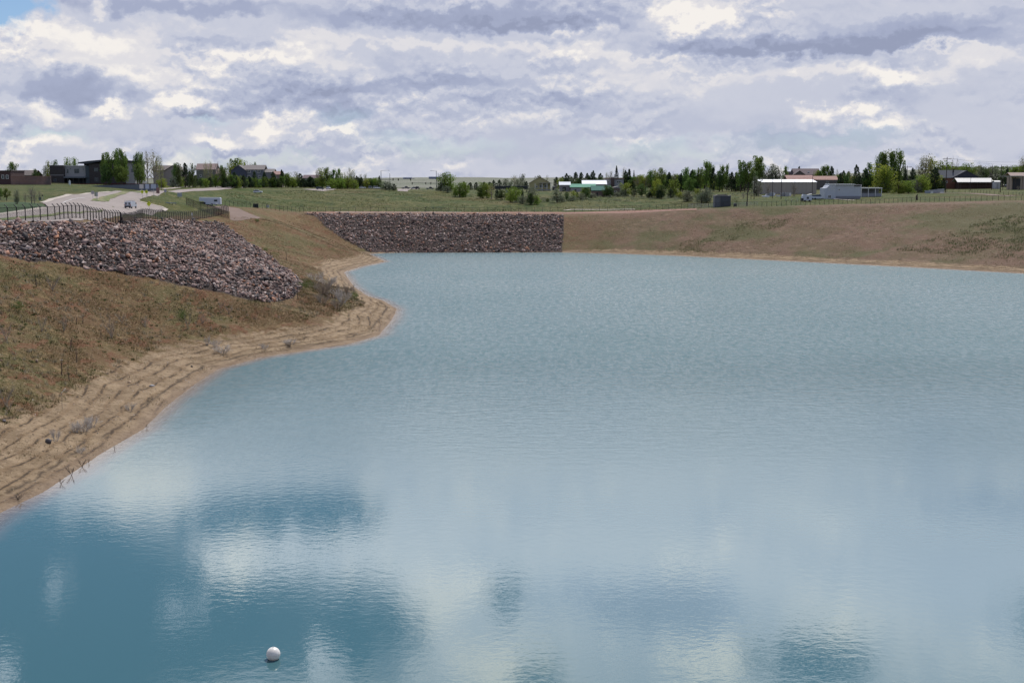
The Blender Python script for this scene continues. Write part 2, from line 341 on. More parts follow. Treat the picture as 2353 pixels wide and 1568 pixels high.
def height(X, Y, full=False):
    X = np.asarray(X, float); Y = np.asarray(Y, float)
    ds, sl, bw, ins = shore(X, Y); pl = plateau(X, Y)
    ds_n = ds+fbm(X/9, Y/9, 3, 5)*3.0*np.clip(ds/6, 0, 1)
    step = np.minimum(ds_n, bw); 
    beach = .2*step
    tr = ds_n*.55+fbm(X/14, Y/14, 3, 9)*2.2; saw = (tr-np.floor(tr)); beach = beach+.16*(np.clip(saw*4, 0, 1)-saw)*np.clip(step/2, 0, 1)*(ds_n < bw+1)
    bank = beach+np.maximum(0, ds_n-bw)/sl
    k = 1.0; hh = np.clip(.5+.5*(pl-bank)/k, 0, 1); z = pl*(1-hh)+bank*hh-k*hh*(1-hh)
    on_bank = np.clip((pl-bank)/2, 0, 1)
    R = np.hypot(X, Y)
    rough = (fbm(X/2.2, Y/2.2, 4, 1)*.55+fbm(X/14, Y/14, 3, 2)*1.3*np.clip(ds/15, 0, 1))*on_bank*np.clip(ds/4, .12, 1)
    rough = rough+(1-on_bank)*fbm(X/30, Y/30, 3, 3)*.7*np.clip((R-480)/80, 0, 1)
    rough = rough+np.clip((R-1500)/1500, 0, 3)*fbm(X/500, Y/500, 4, 4)*9
    z = np.where(ins, -.14*np.minimum(ds, 80)-.02, np.maximum(z+rough, .03*np.minimum(ds, 1)))
    if full: return z, ds, bw, ins, on_bank
    return z
def H(x, y): return float(height(np.array([x]), np.array([y]))[0])
_ts = np.concatenate([np.arange(60, 760, .6), np.arange(760, 3000, 6)])
_cache = {}
def hit(px, py):
    key = (round(px, 2), round(py, 2))
    if key in _cache: return _cache[key]
    x, y, z = ray(px, py); t = _ts/y
    zz = height(x*t, _ts); below = np.where(CAMZ+z*t <= np.maximum(zz, 0))[0]
    i = below[0] if len(below) else len(_ts)-1
    if i > 0 and len(below):
        a = np.linspace(_ts[i-1], _ts[i], 12)/y; za = height(x*a, a*y); w = np.where(CAMZ+z*a <= np.maximum(za, 0))[0]
        tt = a[w[0]] if len(w) else a[-1]
    else: tt = _ts[i]/y
    p = Vector((x*tt, y*tt, max(CAMZ+z*tt, 0) if len(below) else H(x*tt, y*tt)))
    _cache[key] = p; return p
def ground(px, d):
    x, y, z = ray(px, 430); X = x*d/y
    return Vector((X, d, H(X, d)))
# ------------------------------------------------------------------ ground sheet
sm = lambda t: t*t*(3-2*t)
def ground_material():
    m = bpy.data.materials.new('ground'); m.use_nodes = True; nt = m.node_tree; L = nt.links.new
    b = nt.nodes['Principled BSDF']; b.inputs['Roughness'].default_value = .92; b.inputs['Specular IOR Level'].default_value = .15
    tc = N(nt, 'ShaderNodeTexCoord'); zone = N(nt, 'ShaderNodeAttribute', attribute_name='zone'); sz = N(nt, 'ShaderNodeSeparateColor'); L(zone.outputs['Color'], sz.inputs[0])
    dsa = N(nt, 'ShaderNodeAttribute', attribute_name='inland')
    def nz(s, det=6, r=.6, sc=(1, 1, 1), dist=0):
        mp = N(nt, 'ShaderNodeMapping'); mp.inputs['Scale'].default_value = sc; L(tc.outputs['Object'], mp.inputs[0])
        n = N(nt, 'ShaderNodeTexNoise', inp={'Scale': s, 'Detail': det, 'Roughness': r, 'Distortion': dist}); L(mp.outputs[0], n.inputs['Vector']); return n.outputs[0]
    def rmp(v, a, b_):
        n = N(nt, 'ShaderNodeMapRange', clamp=True, interpolation_type='SMOOTHSTEP', inp={'From Min': a, 'From Max': b_}); L(v, n.inputs[0]); return n.outputs[0]
    def mx(f, a, b_):
        n = N(nt, 'ShaderNodeMix', data_type='RGBA')
        for i, v in ((0, f), (6, a), (7, b_)):
            if isinstance(v, (int, float)): n.inputs[i].default_value = v
            elif isinstance(v, tuple): n.inputs[i].default_value = (*v, 1)
            else: L(v, n.inputs[i])
        return n.outputs[2]
    def mul(a, b_, op='MULTIPLY'):
        n = N(nt, 'ShaderNodeMath', operation=op)
        for i, v in enumerate((a, b_)):
            if isinstance(v, (int, float)): n.inputs[i].default_value = v
            else: L(v, n.inputs[i])
        return n.outputs[0]
    # bank: brown soil, straw, sparse green
    bank = mx(rmp(nz(.09, 5), .4, .62), (0.097, 0.056, 0.024), (0.140, 0.092, 0.044))
    bank = mx(mul(rmp(nz(.045, 6, .65), .46, .60), .75), bank, (0.068, 0.066, 0.020))
    bank = mx(mul(rmp(nz(.7, 6, .7, (1, 1, 1)), .52, .66), .7), bank, (0.225, 0.152, 0.073))
    bank = mx(mul(rmp(nz(1.6, 5, .7), .56, .68), .6), bank, (.05, .038, .022))
    bank = mx(mul(rmp(nz(.9, 6, .7, (1, 1, 1), .4), .57, .66), .55), bank, (0.050, 0.061, 0.015))
    bank = mx(mul(rmp(nz(.33, 6, .7, (1, .45, 1), .6), .53, .60), .75), bank, (.125, .052, .026))
    bank = mx(mul(rmp(nz(2.4, 6, .8), .55, .62), .7), bank, (.28, .21, .13))
    # right bank: pinkish bare soil
    rb = mx(rmp(nz(.05, 6, .65), .42, .62), (0.137, 0.086, 0.058), (0.111, 0.081, 0.045))
    rb = mx(mul(rmp(nz(.35, 6, .7, (1, 1, 2)), .5, .68), .75), rb, (0.200, 0.140, 0.092))
    rb = mx(mul(rmp(nz(.6, 6, .7), .54, .66), .75), rb, (.055, .048, .028))
    rb = mx(mul(rmp(nz(.022, 5, .6), .5, .6), .7), rb, (0.074, 0.079, 0.030))
    bank = mx(sz.outputs[2], bank, rb)
    # beach: tan silt with water lines and dark terrace cracks
    wn = nz(.028, 4, .5)
    dd = mul(mul(dsa.outputs['Fac'], mul(wn, 9.0), 'ADD'), mul(nz(.9, 5, .7), .35), 'ADD')
    wv = N(nt, 'ShaderNodeMath', operation='SINE'); L(mul(dd, 3.1), wv.inputs[0])
    bch = mx(rmp(nz(.25, 6, .65), .38, .62), (0.189, 0.133, 0.079), (0.276, 0.201, 0.124))
    bch = mx(mul(rmp(wv.outputs[0], -.2, .9), .45), bch, (0.157, 0.097, 0.049))
    bch = mx(mul(rmp(wv.outputs[0], .78, .98), mul(rmp(nz(.18, 7, .8), .46, .54), .9)), bch, (.055, .038, .024))  # dark cracks: silt tone plus overhang shade, both in the colour
    bch = mx(mul(rmp(nz(1.3, 7, .8, (1, 1, 1)), .54, .61), .8), bch, (.075, .048, .028))
    bch = mx(mul(rmp(nz(2.2, 6, .8, (1, 1, 1), .3), .56, .63), .6), bch, (.36, .28, .19))
    wet = N(nt, 'ShaderNodeMapRange', clamp=True, inp={'From Min': 0, 'From Max': 2.2, 'To Min': 1, 'To Max': 0}); L(dsa.outputs['Fac'], wet.inputs[0])
    bch = mx(mul(wet.outputs[0], .6), bch, (.20, .145, .105))
    ln = N(nt, 'ShaderNodeMapRange', clamp=True, inp={'From Min': .0, 'From Max': .35, 'To Min': 1, 'To Max': 0}); L(mul(mul(mul(dsa.outputs['Fac'], mul(nz(.5, 4), 1.2), 'ADD'), 2.9, 'SUBTRACT'), 0, 'ABSOLUTE'), ln.inputs[0])
    bch = mx(mul(ln.outputs[0], mul(rmp(nz(.12, 5), .38, .50), .9)), bch, (.06, .042, .028))
    edge = mul(sz.outputs[0], mul(mul(nz(.4, 5, .7), .5, 'SUBTRACT'), 1.6), 'ADD')
    col = mx(rmp(edge, .38, .62), bank, bch)
    # green field
    fl = mx(rmp(nz(.03, 6, .65), .38, .60), (0.036, 0.056, 0.008), (0.069, 0.071, 0.018))
    fl = mx(mul(rmp(nz(.30, 7, .75, (1, .5, 1)), .50, .62), .75), fl, (0.133, 0.117, 0.046))
    fl = mx(mul(rmp(nz(.22, 7, .75, (1, .4, 1)), .52, .62), .7), fl, (0.023, 0.038, 0.010))
    fl = mx(mul(rmp(nz(.018, 4), .54, .66), .65), fl, (0.109, 0.086, 0.036))
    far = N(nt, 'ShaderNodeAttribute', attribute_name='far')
    fl = mx(far.outputs['Fac'], fl, mx(rmp(nz(.004, 5), .4, .6), (.125, .135, .095), (.16, .16, .125)))  # far ground turns gray green: distance haze put into the colour
    col = mx(sz.outputs[1], col, fl)
    ripa = N(nt, 'ShaderNodeAttribute', attribute_name='rip'); col = mx(ripa.outputs['Fac'], col, (.045, .034, .030))  # ground under the riprap darkened in colour for the shaded gaps between rocks
    L(col, b.inputs['Base Color'])
    bp = N(nt, 'ShaderNodeBump', inp={'Strength': 1.0, 'Distance': .45}); 
    hsum = mul(mul(nz(.9, 8, .7), 1.0), mul(wv.outputs[0], mul(sz.outputs[0], .18)), 'ADD')
    L(hsum, bp.inputs['Height']); L(bp.outputs[0], b.inputs['Normal'])
    return m
def polar_grid(th, rr):
    T, R = np.meshgrid(th, rr); X = R*np.sin(T); Y = R*np.cos(T)
    nr, nc = len(rr), len(th); i = np.arange(nr*nc).reshape(nr, nc)
    Fc = np.stack([i[:-1, :-1], i[:-1, 1:], i[1:, 1:], i[1:, :-1]], -1).reshape(-1, 4)
    return X.ravel(), Y.ravel(), Fc
fine = np.radians(24.5)
th = np.concatenate([np.radians(np.linspace(-85, -25, 30)), np.linspace(-fine, fine, 760), np.radians(np.linspace(25, 85, 30))])
rr = np.concatenate([np.geomspace(3, 68, 24), np.geomspace(70, 700, 600), np.geomspace(704, 3000, 160), np.geomspace(3080, 60000, 60)])
X, Y, Fc = polar_grid(th, rr)
Z, DS, BW, INS, OB = height(X, Y, True)
beach = sm(np.clip(1.5-DS/(BW+1), 0, 1)); beach = np.where(INS, 1, beach)
# the far slope straight under the rock has none; the spur beside the bay is drier
right = sm(np.clip((X-0)/60, 0, 1))*np.clip((Y-350)/50, 0, 1)
CRP = [(-300, 506), (0, 506), (300, 502), (500, 498), (508, 474), (600, 479), (700, 487.5), (1300, 487.5), (1400, 484.8), (1500, 481.8), (1600, 478.8), (1750, 475.3), (1850, 471.3), (1950, 468.8), (2050, 466.3), (2250, 462.2), (2400, 460.4)]
_k = np.arange(-300, 2640, 20); _cy = np.array([hit(k, float(np.interp(k, *zip(*CRP)))).y for k in _k]); PXc = CX+F*CP*X/np.maximum(Y, 1)
field = sm(np.clip((Y-np.interp(PXc, _k, _cy)+fbm(X/8, Y/8, 3, 77)*8)/7+.5, 0, 1))
R_ = np.hypot(X, Y)
spur = (X < -40) & (Y > 395) & (Y < 545) & (OB > -1)
field = np.where((R_ < 60) | INS, 0, field)
zone = np.stack([beach, field, right], -1)
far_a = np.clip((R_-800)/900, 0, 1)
def in_poly(P, x, y):
    ins = np.zeros(x.shape, bool)
    for i in range(len(P)):
        a, b = P[i], P[(i+1) % len(P)]
        if a[1] != b[1]: ins ^= ((a[1] > y) != (b[1] > y)) & (x < (b[0]-a[0])*(y-a[1])/(b[1]-a[1])+a[0])
    return ins
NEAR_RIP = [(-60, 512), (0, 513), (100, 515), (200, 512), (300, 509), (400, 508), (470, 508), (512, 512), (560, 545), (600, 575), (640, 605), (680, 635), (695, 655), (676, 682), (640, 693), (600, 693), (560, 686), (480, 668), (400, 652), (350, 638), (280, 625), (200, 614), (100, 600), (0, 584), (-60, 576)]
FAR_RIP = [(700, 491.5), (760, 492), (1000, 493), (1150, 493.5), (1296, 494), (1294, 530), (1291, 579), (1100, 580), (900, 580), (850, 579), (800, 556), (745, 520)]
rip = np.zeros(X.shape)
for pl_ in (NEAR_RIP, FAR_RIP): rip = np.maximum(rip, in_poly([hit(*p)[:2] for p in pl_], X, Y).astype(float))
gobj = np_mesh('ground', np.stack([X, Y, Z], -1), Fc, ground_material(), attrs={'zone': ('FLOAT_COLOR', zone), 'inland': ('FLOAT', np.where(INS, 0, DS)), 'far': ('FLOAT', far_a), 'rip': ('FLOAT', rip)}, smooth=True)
tag(gobj, 'rolling ground with brown banks around the lake and green fields behind', kind='structure')

# ------------------------------------------------------------------ water
def water_material():
    m = bpy.data.materials.new('water'); m.use_nodes = True; nt = m.node_tree; L = nt.links.new; nt.nodes.clear()
    out = N(nt, 'ShaderNodeOutputMaterial'); tc = N(nt, 'ShaderNodeTexCoord')
    def nz(s, det=4, r=.5, sc=(1, 1, 1), dist=0, off=(0, 0, 0)):
        mp = N(nt, 'ShaderNodeMapping'); mp.inputs['Scale'].default_value = sc; mp.inputs['Location'].default_value = off; L(tc.outputs['Object'], mp.inputs[0])
        n = N(nt, 'ShaderNodeTexNoise', inp={'Scale': s, 'Detail': det, 'Roughness': r, 'Distortion': dist}); L(mp.outputs[0], n.inputs['Vector']); return n.outputs[0]
    def mt(op, a, b_, c=None):
        n = N(nt, 'ShaderNodeMath', operation=op)
        for i, v in enumerate((a, b_, c)):
            if v is None: continue
            if isinstance(v, (int, float)): n.inputs[i].default_value = v
            else: L(v, n.inputs[i])
        return n.outputs[0]
    # wind: calm in the lee of the dam, rippled further out, in drifting patches
    wind = N(nt, 'ShaderNodeAttribute', attribute_name='wind')
    patch = N(nt, 'ShaderNodeMapRange', clamp=True, inp={'From Min': .35, 'From Max': .65, 'To Min': .55, 'To Max': 1.25}); L(nz(.02, 4, .6, (1, .6, 1)), patch.inputs[0])
    amp = mt('MULTIPLY', wind.outputs['Fac'], patch.outputs[0])
    rip = mt('ADD', mt('MULTIPLY', nz(1.5, 5, .6, (1, 2.0, 1)), .11), mt('MULTIPLY', nz(.42, 3, .5, (1, 1.7, 1), .5), .20))
    slow = mt('MULTIPLY', nz(1.1, 3, .6, (1, 1.3, 1)), .0065)
    hgt = mt('ADD', mt('MULTIPLY', rip, amp), slow)
    bp = N(nt, 'ShaderNodeBump', inp={'Strength': 1.0, 'Distance': 1.0}); L(hgt, bp.inputs['Height'])
    dep = N(nt, 'ShaderNodeAttribute', attribute_name='depth')
    bc = N(nt, 'ShaderNodeMix', data_type='RGBA'); bc.inputs[6].default_value = (.19, .15, .135, 1); bc.inputs[7].default_value = (.038, .100, .118, 1)
    dm = N(nt, 'ShaderNodeMapRange', clamp=True, interpolation_type='SMOOTHSTEP', inp={'From Min': 0, 'From Max': .8}); L(mt('ADD', dep.outputs['Fac'], mt('MULTIPLY', nz(.15, 4), .4)), dm.inputs[0]); L(dm.outputs[0], bc.inputs[0])
    body = N(nt, 'ShaderNodeBsdfDiffuse'); L(bc.outputs[2], body.inputs[0])
    gl = N(nt, 'ShaderNodeBsdfGlossy'); rgh = N(nt, 'ShaderNodeMapRange', clamp=True, inp={'From Min': .02, 'From Max': 1.0, 'To Min': .02, 'To Max': .20}); L(wind.outputs['Fac'], rgh.inputs[0]); L(rgh.outputs[0], gl.inputs['Roughness']); gl.inputs['Color'].default_value = (.98, .985, .92, 1); L(bp.outputs[0], gl.inputs['Normal'])
    fr = N(nt, 'ShaderNodeFresnel'); fr.inputs[0].default_value = 1.34; L(bp.outputs[0], fr.inputs['Normal'])
    tr = N(nt, 'ShaderNodeBsdfTransparent'); ta = N(nt, 'ShaderNodeMapRange', clamp=True, inp={'From Min': 0, 'From Max': .35}); L(dep.outputs['Fac'], ta.inputs[0])
    ms0 = N(nt, 'ShaderNodeMixShader'); L(ta.outputs[0], ms0.inputs[0]); L(tr.outputs[0], ms0.inputs[1]); L(body.outputs[0], ms0.inputs[2])
    wk = N(nt, 'ShaderNodeMapRange', clamp=True, inp={'From Min': .05, 'From Max': 1.0, 'To Min': 1.0, 'To Max': .60}); L(wind.outputs['Fac'], wk.inputs[0])
    dash = N(nt, 'ShaderNodeMapRange', clamp=True, inp={'From Min': .40, 'From Max': .56, 'To Min': .62, 'To Max': 1.08}); L(mt('ADD', mt('MULTIPLY', nz(2.3, 3, .6, (1, .42, 1)), .50), mt('MULTIPLY', nz(.85, 3, .6, (1, .38, 1), 0, (7, 3, 0)), .50)), dash.inputs[0])
    dsh = N(nt, 'ShaderNodeMix', data_type='FLOAT'); L(mt('MINIMUM', mt('MULTIPLY', wind.outputs['Fac'], 1.3), 1.0), dsh.inputs[0]); dsh.inputs[2].default_value = 1.0; L(dash.outputs[0], dsh.inputs[3])
    ms = N(nt, 'ShaderNodeMixShader'); L(mt('MULTIPLY', mt('MULTIPLY', fr.outputs[0], wk.outputs[0]), dsh.outputs[0]), ms.inputs[0]); L(ms0.outputs[0], ms.inputs[1]); L(gl.outputs[0], ms.inputs[2])
    L(ms.outputs[0], out.inputs[0]); return m
thw = np.concatenate([np.radians(np.linspace(-60, -26, 14)), np.radians(np.linspace(-25, 25, 300)), np.radians(np.linspace(26, 60, 14))])
Xw, Yw, Fw = polar_grid(thw, np.geomspace(42, 620, 320))
Zw, DSw, _, INw, _ = height(Xw, Yw, True)
keep = (Zw[Fw] < .8).any(1); Fw = Fw[keep]
used = np.unique(Fw); rm = np.full(len(Xw), -1); rm[used] = np.arange(len(used))
wind = np.clip((Yw-118)/100, 0, 1)**1.4*.95+.020
wobj = np_mesh('water', np.stack([Xw, Yw, Xw*0], -1)[used], rm[Fw], water_material(),
               attrs={'depth': ('FLOAT', np.where(INw, -Zw, 0)[used]), 'wind': ('FLOAT', wind[used])}, smooth=True)
tag(wobj, 'milky blue reservoir water reflecting the clouds', kind='structure')

# ------------------------------------------------------------------ things
# ---- roads and paths: sheets draped on the ground
def drape(name, poly_px, step, dz, m, label, world=None):
    """sheet over the ground inside an outline of photo points"""
    pts = [Vector(hit(*p)[:2]) for p in poly_px] if world is None else [Vector(p) for p in world]
    out = []
    for i, p in enumerate(pts):
        q = pts[(i+1) % len(pts)]; n = max(1, int((q-p).length/step))
        for k in range(n): out.append(p.lerp(q, k/n))
    n0 = len(out); P = np.array(out)
    x0, y0 = P.min(0); x1, y1 = P.max(0)
    gx, gy = np.meshgrid(np.arange(x0, x1, step), np.arange(y0, y1, step)); gx = gx.ravel(); gy = gy.ravel()
    ins = np.zeros(gx.shape, bool)
    for i in range(n0):
        a, b = P[i], P[(i+1) % n0]
        if a[1] != b[1]: ins ^= ((a[1] > gy) != (b[1] > gy)) & (gx < (b[0]-a[0])*(gy-a[1])/(b[1]-a[1])+a[0])
    pv = out+[Vector((a, b)) for a, b in zip(gx[ins], gy[ins])]
    r = geometry.delaunay_2d_cdt(pv, [], [list(range(n0))], 1, 1e-4)
    V = np.array([[v.x, v.y] for v in r[0]]); z = height(V[:, 0], V[:, 1])+dz
    o = np_mesh(name, np.column_stack([V, z]), [np.array([f for f in r[2] if len(f) == 3])], m, smooth=True)
    return tag(o, label, kind='structure')
M_conc = mat('road_concrete', (.235, .198, .178), .85, .10, .25, 0, coords='Object')
M_curb = mat('curb_concrete', (.37, .32, .27), .8, .08, .8)
M_verge = mat('verge_grass', (.095, .125, .035), .95, .45, .5, col2=(.17, .155, .08))
M_lawn = mat('lawn', (.022, .048, .008), .95, .3, .6)
M_track = mat('track_soil', (.165, .115, .090), .95, .18, .35)
M_red = mat('red_soil', (.21, .115, .080), .95, .25, .4)
M_pale = mat('pale_gravel', (.42, .37, .31), .9, .12, .6)
def p1(*a): return [(cx(1, x), cy(1, y)) for x, y in a]
def p2(*a): return [(cx(2, x), cy(2, y)) for x, y in a]
def p3(*a): return [(cx(3, x), cy(3, y)) for x, y in a]
road_top = p1((-60, 1000), (0, 990), (300, 947), (520, 916), (640, 893), (612, 862), (575, 832), (700, 785), (900, 738), (1200, 703), (1500, 682), (1900, 666), (2130, 650)) + p2((0, 668), (300, 651), (700, 628), (1050, 606), (1290, 603))
road_bot = p2((1290, 611), (1000, 640), (500, 672), (40, 712)) + p1((2050, 742), (1900, 790), (1900, 812), (2050, 850), (2200, 885), (2262, 915), (2215, 940), (1900, 972), (1640, 1002), (1400, 1050), (1100, 1075), (700, 1085), (0, 1090), (-60, 1092))
drape('road', road_top+road_bot, 2.0, .10, M_conc, 'pale pinkish concrete parkway curving away past the buildings')
drape('road_median', p1((-60, 1065), (0, 1050), (700, 990), (1100, 960), (1390, 925), (1400, 948), (1100, 982), (750, 1012), (0, 1078), (-60, 1085)), 1.6, .20, M_verge, 'grass median between the two near carriageways')
drape('road_median', p1((1228, 808), (1430, 822), (1500, 775), (1700, 714), (1950, 682), (1900, 671), (1600, 700), (1350, 760)), 1.6, .20, M_verge, 'grass median splitting the parkway further off')
drape('road', p2((1960, 645), (2200, 640), (2353, 632))+p3((300, 588), (450, 582), (390, 604), (240, 622), (60, 606)), 3, .10, M_conc, 'pale pavement beyond the green mound')
drape('road', p3((1340, 585), (1660, 586), (1500, 628), (1350, 620)), 3, .10, M_conc, 'pale road climbing to the traffic signals')
drape('dirt_track', p2((980, 950), (650, 868), (900, 872), (1100, 905), (1250, 975), (1400, 1030), (1250, 1052), (985, 1060)), 2, .06, M_track, 'pinkish dirt track by the corner of the fence')
def strip(name, pts_px, w, dz, m, label, step=2.5, wld=None, parent=None):
    pts = wld or [Vector(hit(*p)[:2]) for p in pts_px]; L_ = []; 
    for i in range(len(pts)-1):
        n = max(1, int((pts[i+1]-pts[i]).length/step))
        for k in range(n): L_.append(pts[i].lerp(pts[i+1], k/n))
    L_.append(pts[-1]); V = []
    for i, p in enumerate(L_):
        d = (L_[min(i+1, len(L_)-1)]-L_[max(i-1, 0)]).normalized(); nrm = Vector((-d.y, d.x))*w/2
        for s_ in (-1, 0, 1): V.append((p+nrm*s_)[:])
    V = np.array(V); z = height(V[:, 0], V[:, 1])+dz
    i = np.arange(len(L_)-1)*3; Fa = np.concatenate([np.stack([i+k, i+k+1, i+k+4, i+k+3], -1) for k in (0, 1)])
    o = np_mesh(name, np.column_stack([V, z]), Fa, m, parent)
    if parent is None: tag(o, label, kind='structure')
    return o
strip('sidewalk', p1((-60, 997), (0, 987), (300, 944), (520, 914), (635, 892)), 2.0, .16, M_curb, 'pale walk along the lawn edge of the near carriageway')
strip('curb', p1((575, 832), (700, 785), (900, 738), (1200, 703), (1500, 682)), 1.6, .17, M_curb, 'pale curb along the far side of the parkway')
strip('curb', p1((1900, 812), (2050, 850), (2200, 885), (2262, 915), (2215, 940)), 1.2, .17, M_curb, 'pale curb round the near corner of the parkway')
strip('sidewalk', p2((60, 640), (300, 622), (470, 616)), 2.0, .12, M_curb, 'pale walk on the verge in front of the houses')
strip('lane_marking', p1((850, 835), (900, 812), (980, 785), (1150, 765)), .2, .13, mat('road_paint', (.5, .5, .48), .6, .05), 'white curved lane line on the parkway')
drape('lawn', p1((-80, 830), (300, 822), (560, 845), (638, 890), (520, 908), (300, 938), (0, 980), (-80, 992)), 2.5, .10, M_lawn, 'dark green mown lawn inside the bend of the road')
drape('red_soil_track', [(690, 487.0), (760, 486), (860, 486), (1000, 486.5), (1150, 487), (1290, 487.5), (1400, 485.5), (1500, 482), (1600, 479), (1600, 483), (1500, 487), (1400, 490.2), (1296, 491.5), (1150, 491), (1000, 490.5), (860, 490), (740, 491)], 2, .07, M_red, 'reddish service track along the crest of the far rock slope')
strip('gravel_path', p3((420, 938), (700, 941), (1200, 943), (1700, 940), (2300, 940)), 1.6, .2, M_pale, 'thin pale path beyond the far fence')
strip('gravel_path', [(cx(5, 190), cy(5, 912)), (cx(5, 300), cy(5, 898)), (cx(5, 800), cy(5, 900)), (cx(5, 1250), cy(5, 896))], 2.2, .2, M_pale, 'thin white path past the green roofed barns')
strip('dirt_track', [(cx(7, 1040), cy(7, 630)), (cx(7, 1500), cy(7, 632)), (cx(7, 1900), cy(7, 652)), (cx(7, 2200), cy(7, 672))], 5, .12, M_track, 'pinkish farm track by the rail fence on the right')
strip('concrete_path', [(cx(6, 1910), cy(6, 708)), (cx(6, 2000), cy(6, 716)), (cx(6, 2200), cy(6, 728)), (cx(7, 60), cy(7, 724))], 2.5, .12, M_curb, 'white concrete edge below the white house')

# ---- riprap: angular broken rock
def hull_rock(n, flat=.6):
    bm = bmesh.new()
    for _ in range(n):
        v = Vector((random.gauss(0, 1), random.gauss(0, 1), random.gauss(0, 1))).normalized(); v = v*random.uniform(.78, 1.05)
        bm.verts.new((v.x, v.y*random.uniform(.8, 1), v.z*flat))
    r = bmesh.ops.convex_hull(bm, input=bm.verts)
    bmesh.ops.delete(bm, geom=[e for e in r['geom_interior'] if isinstance(e, bmesh.types.BMVert)], context='VERTS')
    bmesh.ops.triangulate(bm, faces=bm.faces); bm.verts.ensure_lookup_table()
    V = np.array([v.co[:] for v in bm.verts]); Fa = np.array([[v.index for v in f.verts] for f in bm.faces])
    bm.verts.index_update(); Fa = np.array([[v.index for v in f.verts] for f in bm.faces]); bm.free(); return V, Fa
ROCKS = [hull_rock(random.choice((6, 7, 8, 9)), random.uniform(.5, .85)) for _ in range(16)]
PAL = np.array([(.155, .100, .085), (.075, .058, .054), (.225, .158, .138), (.038, .032, .032), (.30, .24, .215), (.22, .108, .066), (.120, .098, .092), (.18, .113, .095)])
PALW = np.array([.24, .17, .15, .12, .07, .06, .10, .09])
def rot3(a, b, c):
    return np.array(Matrix.Rotation(a, 3, 'Z') @ Matrix.Rotation(b, 3, 'X') @ Matrix.Rotation(c, 3, 'Y'))
M_rock = mat('broken_rock', (.2, .2, .2), .8, .25, 3.0, attr='col', spec=.35)
def scatter_px(poly_px, spacing, jitter=.45):
    w = [hit(*p) for p in poly_px]; P = np.array([[p.x, p.y] for p in w]); n0 = len(P); x0, y0 = P.min(0); x1, y1 = P.max(0)
    gx, gy = np.meshgrid(np.arange(x0, x1, spacing), np.arange(y0, y1, spacing)); gx = gx.ravel()+rng.uniform(-jitter, jitter, gx.size)*spacing; gy = gy.ravel()+rng.uniform(-jitter, jitter, gy.size)*spacing
    ex = gx+fbm(gx/6, gy/6, 3, 31)*3; ey = gy+fbm(gx/6, gy/6, 3, 37)*3
    ins = np.zeros(gx.shape, bool)
    for i in range(n0):
        a, b = P[i], P[(i+1) % n0]
        if a[1] != b[1]: ins ^= ((a[1] > ey) != (b[1] > ey)) & (ex < (b[0]-a[0])*(ey-a[1])/(b[1]-a[1])+a[0])
    return gx[ins], gy[ins]
def rocks(poly, spacing, size, nind, label_stuff, label_one, group, name):
    gx, gy = scatter_px(poly, spacing); gz = height(gx, gy); order = np.argsort(np.hypot(gx, gy))
    AV, AF, AC, base = [], [], [], 0; ind = 0
    for c, i in enumerate(order):
        V, Fa = ROCKS[random.randrange(16)]; r = size*float(np.clip(rng.lognormal(-.12, .42), .4, 2.3))
        if nind and c < nind: r *= 1.12
        R = rot3(random.uniform(0, 6.28), random.gauss(-.15, .45), random.gauss(0, .45))
        W = (V*r*np.array([1, random.uniform(.7, 1), random.uniform(.75, 1.1)]))@R.T
        col = PAL[rng.choice(8, p=PALW)]*rng.uniform(1.0, 1.6)
        p = np.array([gx[i], gy[i], gz[i]+r*random.uniform(-.15, .75)])
        cc = np.tile(col, (len(V), 1))
        if c < nind:
            o = np_mesh('riprap_rock', W, Fa, M_rock, attrs={'col': ('FLOAT_COLOR', cc)}); o.location = p; tag(o, label_one, 'rock', group)
        else:
            AV.append(W+p); AF.append(Fa+base); AC.append(cc); base += len(V)
    o = np_mesh(name, np.vstack(AV), np.vstack(AF), M_rock, attrs={'col': ('FLOAT_COLOR', np.vstack(AC))}); tag(o, label_stuff, 'rocks', kind='stuff')
rocks(NEAR_RIP, .56, .455, 300, 'bed of angular gray and rust colored riprap rocks covering the near left bank',
      'angular broken rock among those along the lower left edge of the near riprap', 'riprap rocks at the near lower edge of the rock slope', 'riprap_rocks')
rocks(FAR_RIP, .70, .49, 0, 'bed of gray and pinkish riprap rocks lining the far slope above the water', '', '', 'riprap_rocks')

# ---- low plants, dead grass and stones on the banks
M_blade = mat('dry_blades', (.3, .25, .15), .9, .2, 2, attr='col', spec=.1)
def tufts(gx, gy, hmin, hmax, colors, probs, blades, width, spread):
    n = len(gx); gz = height(gx, gy); cid = rng.choice(len(colors), n, p=probs); colors = np.array(colors)
    Vs, Cs = [], []
    for k in range(blades):
        a = rng.uniform(0, 6.283, n); ln = rng.uniform(hmin, hmax, n); lean = rng.uniform(.05, .75, n)*ln
        bx = gx+rng.normal(0, spread, n); by = gy+rng.normal(0, spread, n); bz = gz-.03
        tx = bx+np.cos(a)*lean; ty = by+np.sin(a)*lean; tz = bz+ln
        wa = rng.uniform(0, 6.283, n); wx = np.cos(wa)*width/2; wy = np.sin(wa)*width/2
        Vs.append(np.stack([np.stack([bx-wx, by-wy, bz], -1), np.stack([bx+wx, by+wy, bz], -1), np.stack([tx, ty, tz], -1)], 1))
        cc = colors[cid]*rng.uniform(.75, 1.25, (n, 1)); Cs.append(np.repeat(cc[:, None], 3, 1))
    V = np.concatenate(Vs).reshape(-1, 3); return V, np.concatenate(Cs).reshape(-1, 3)
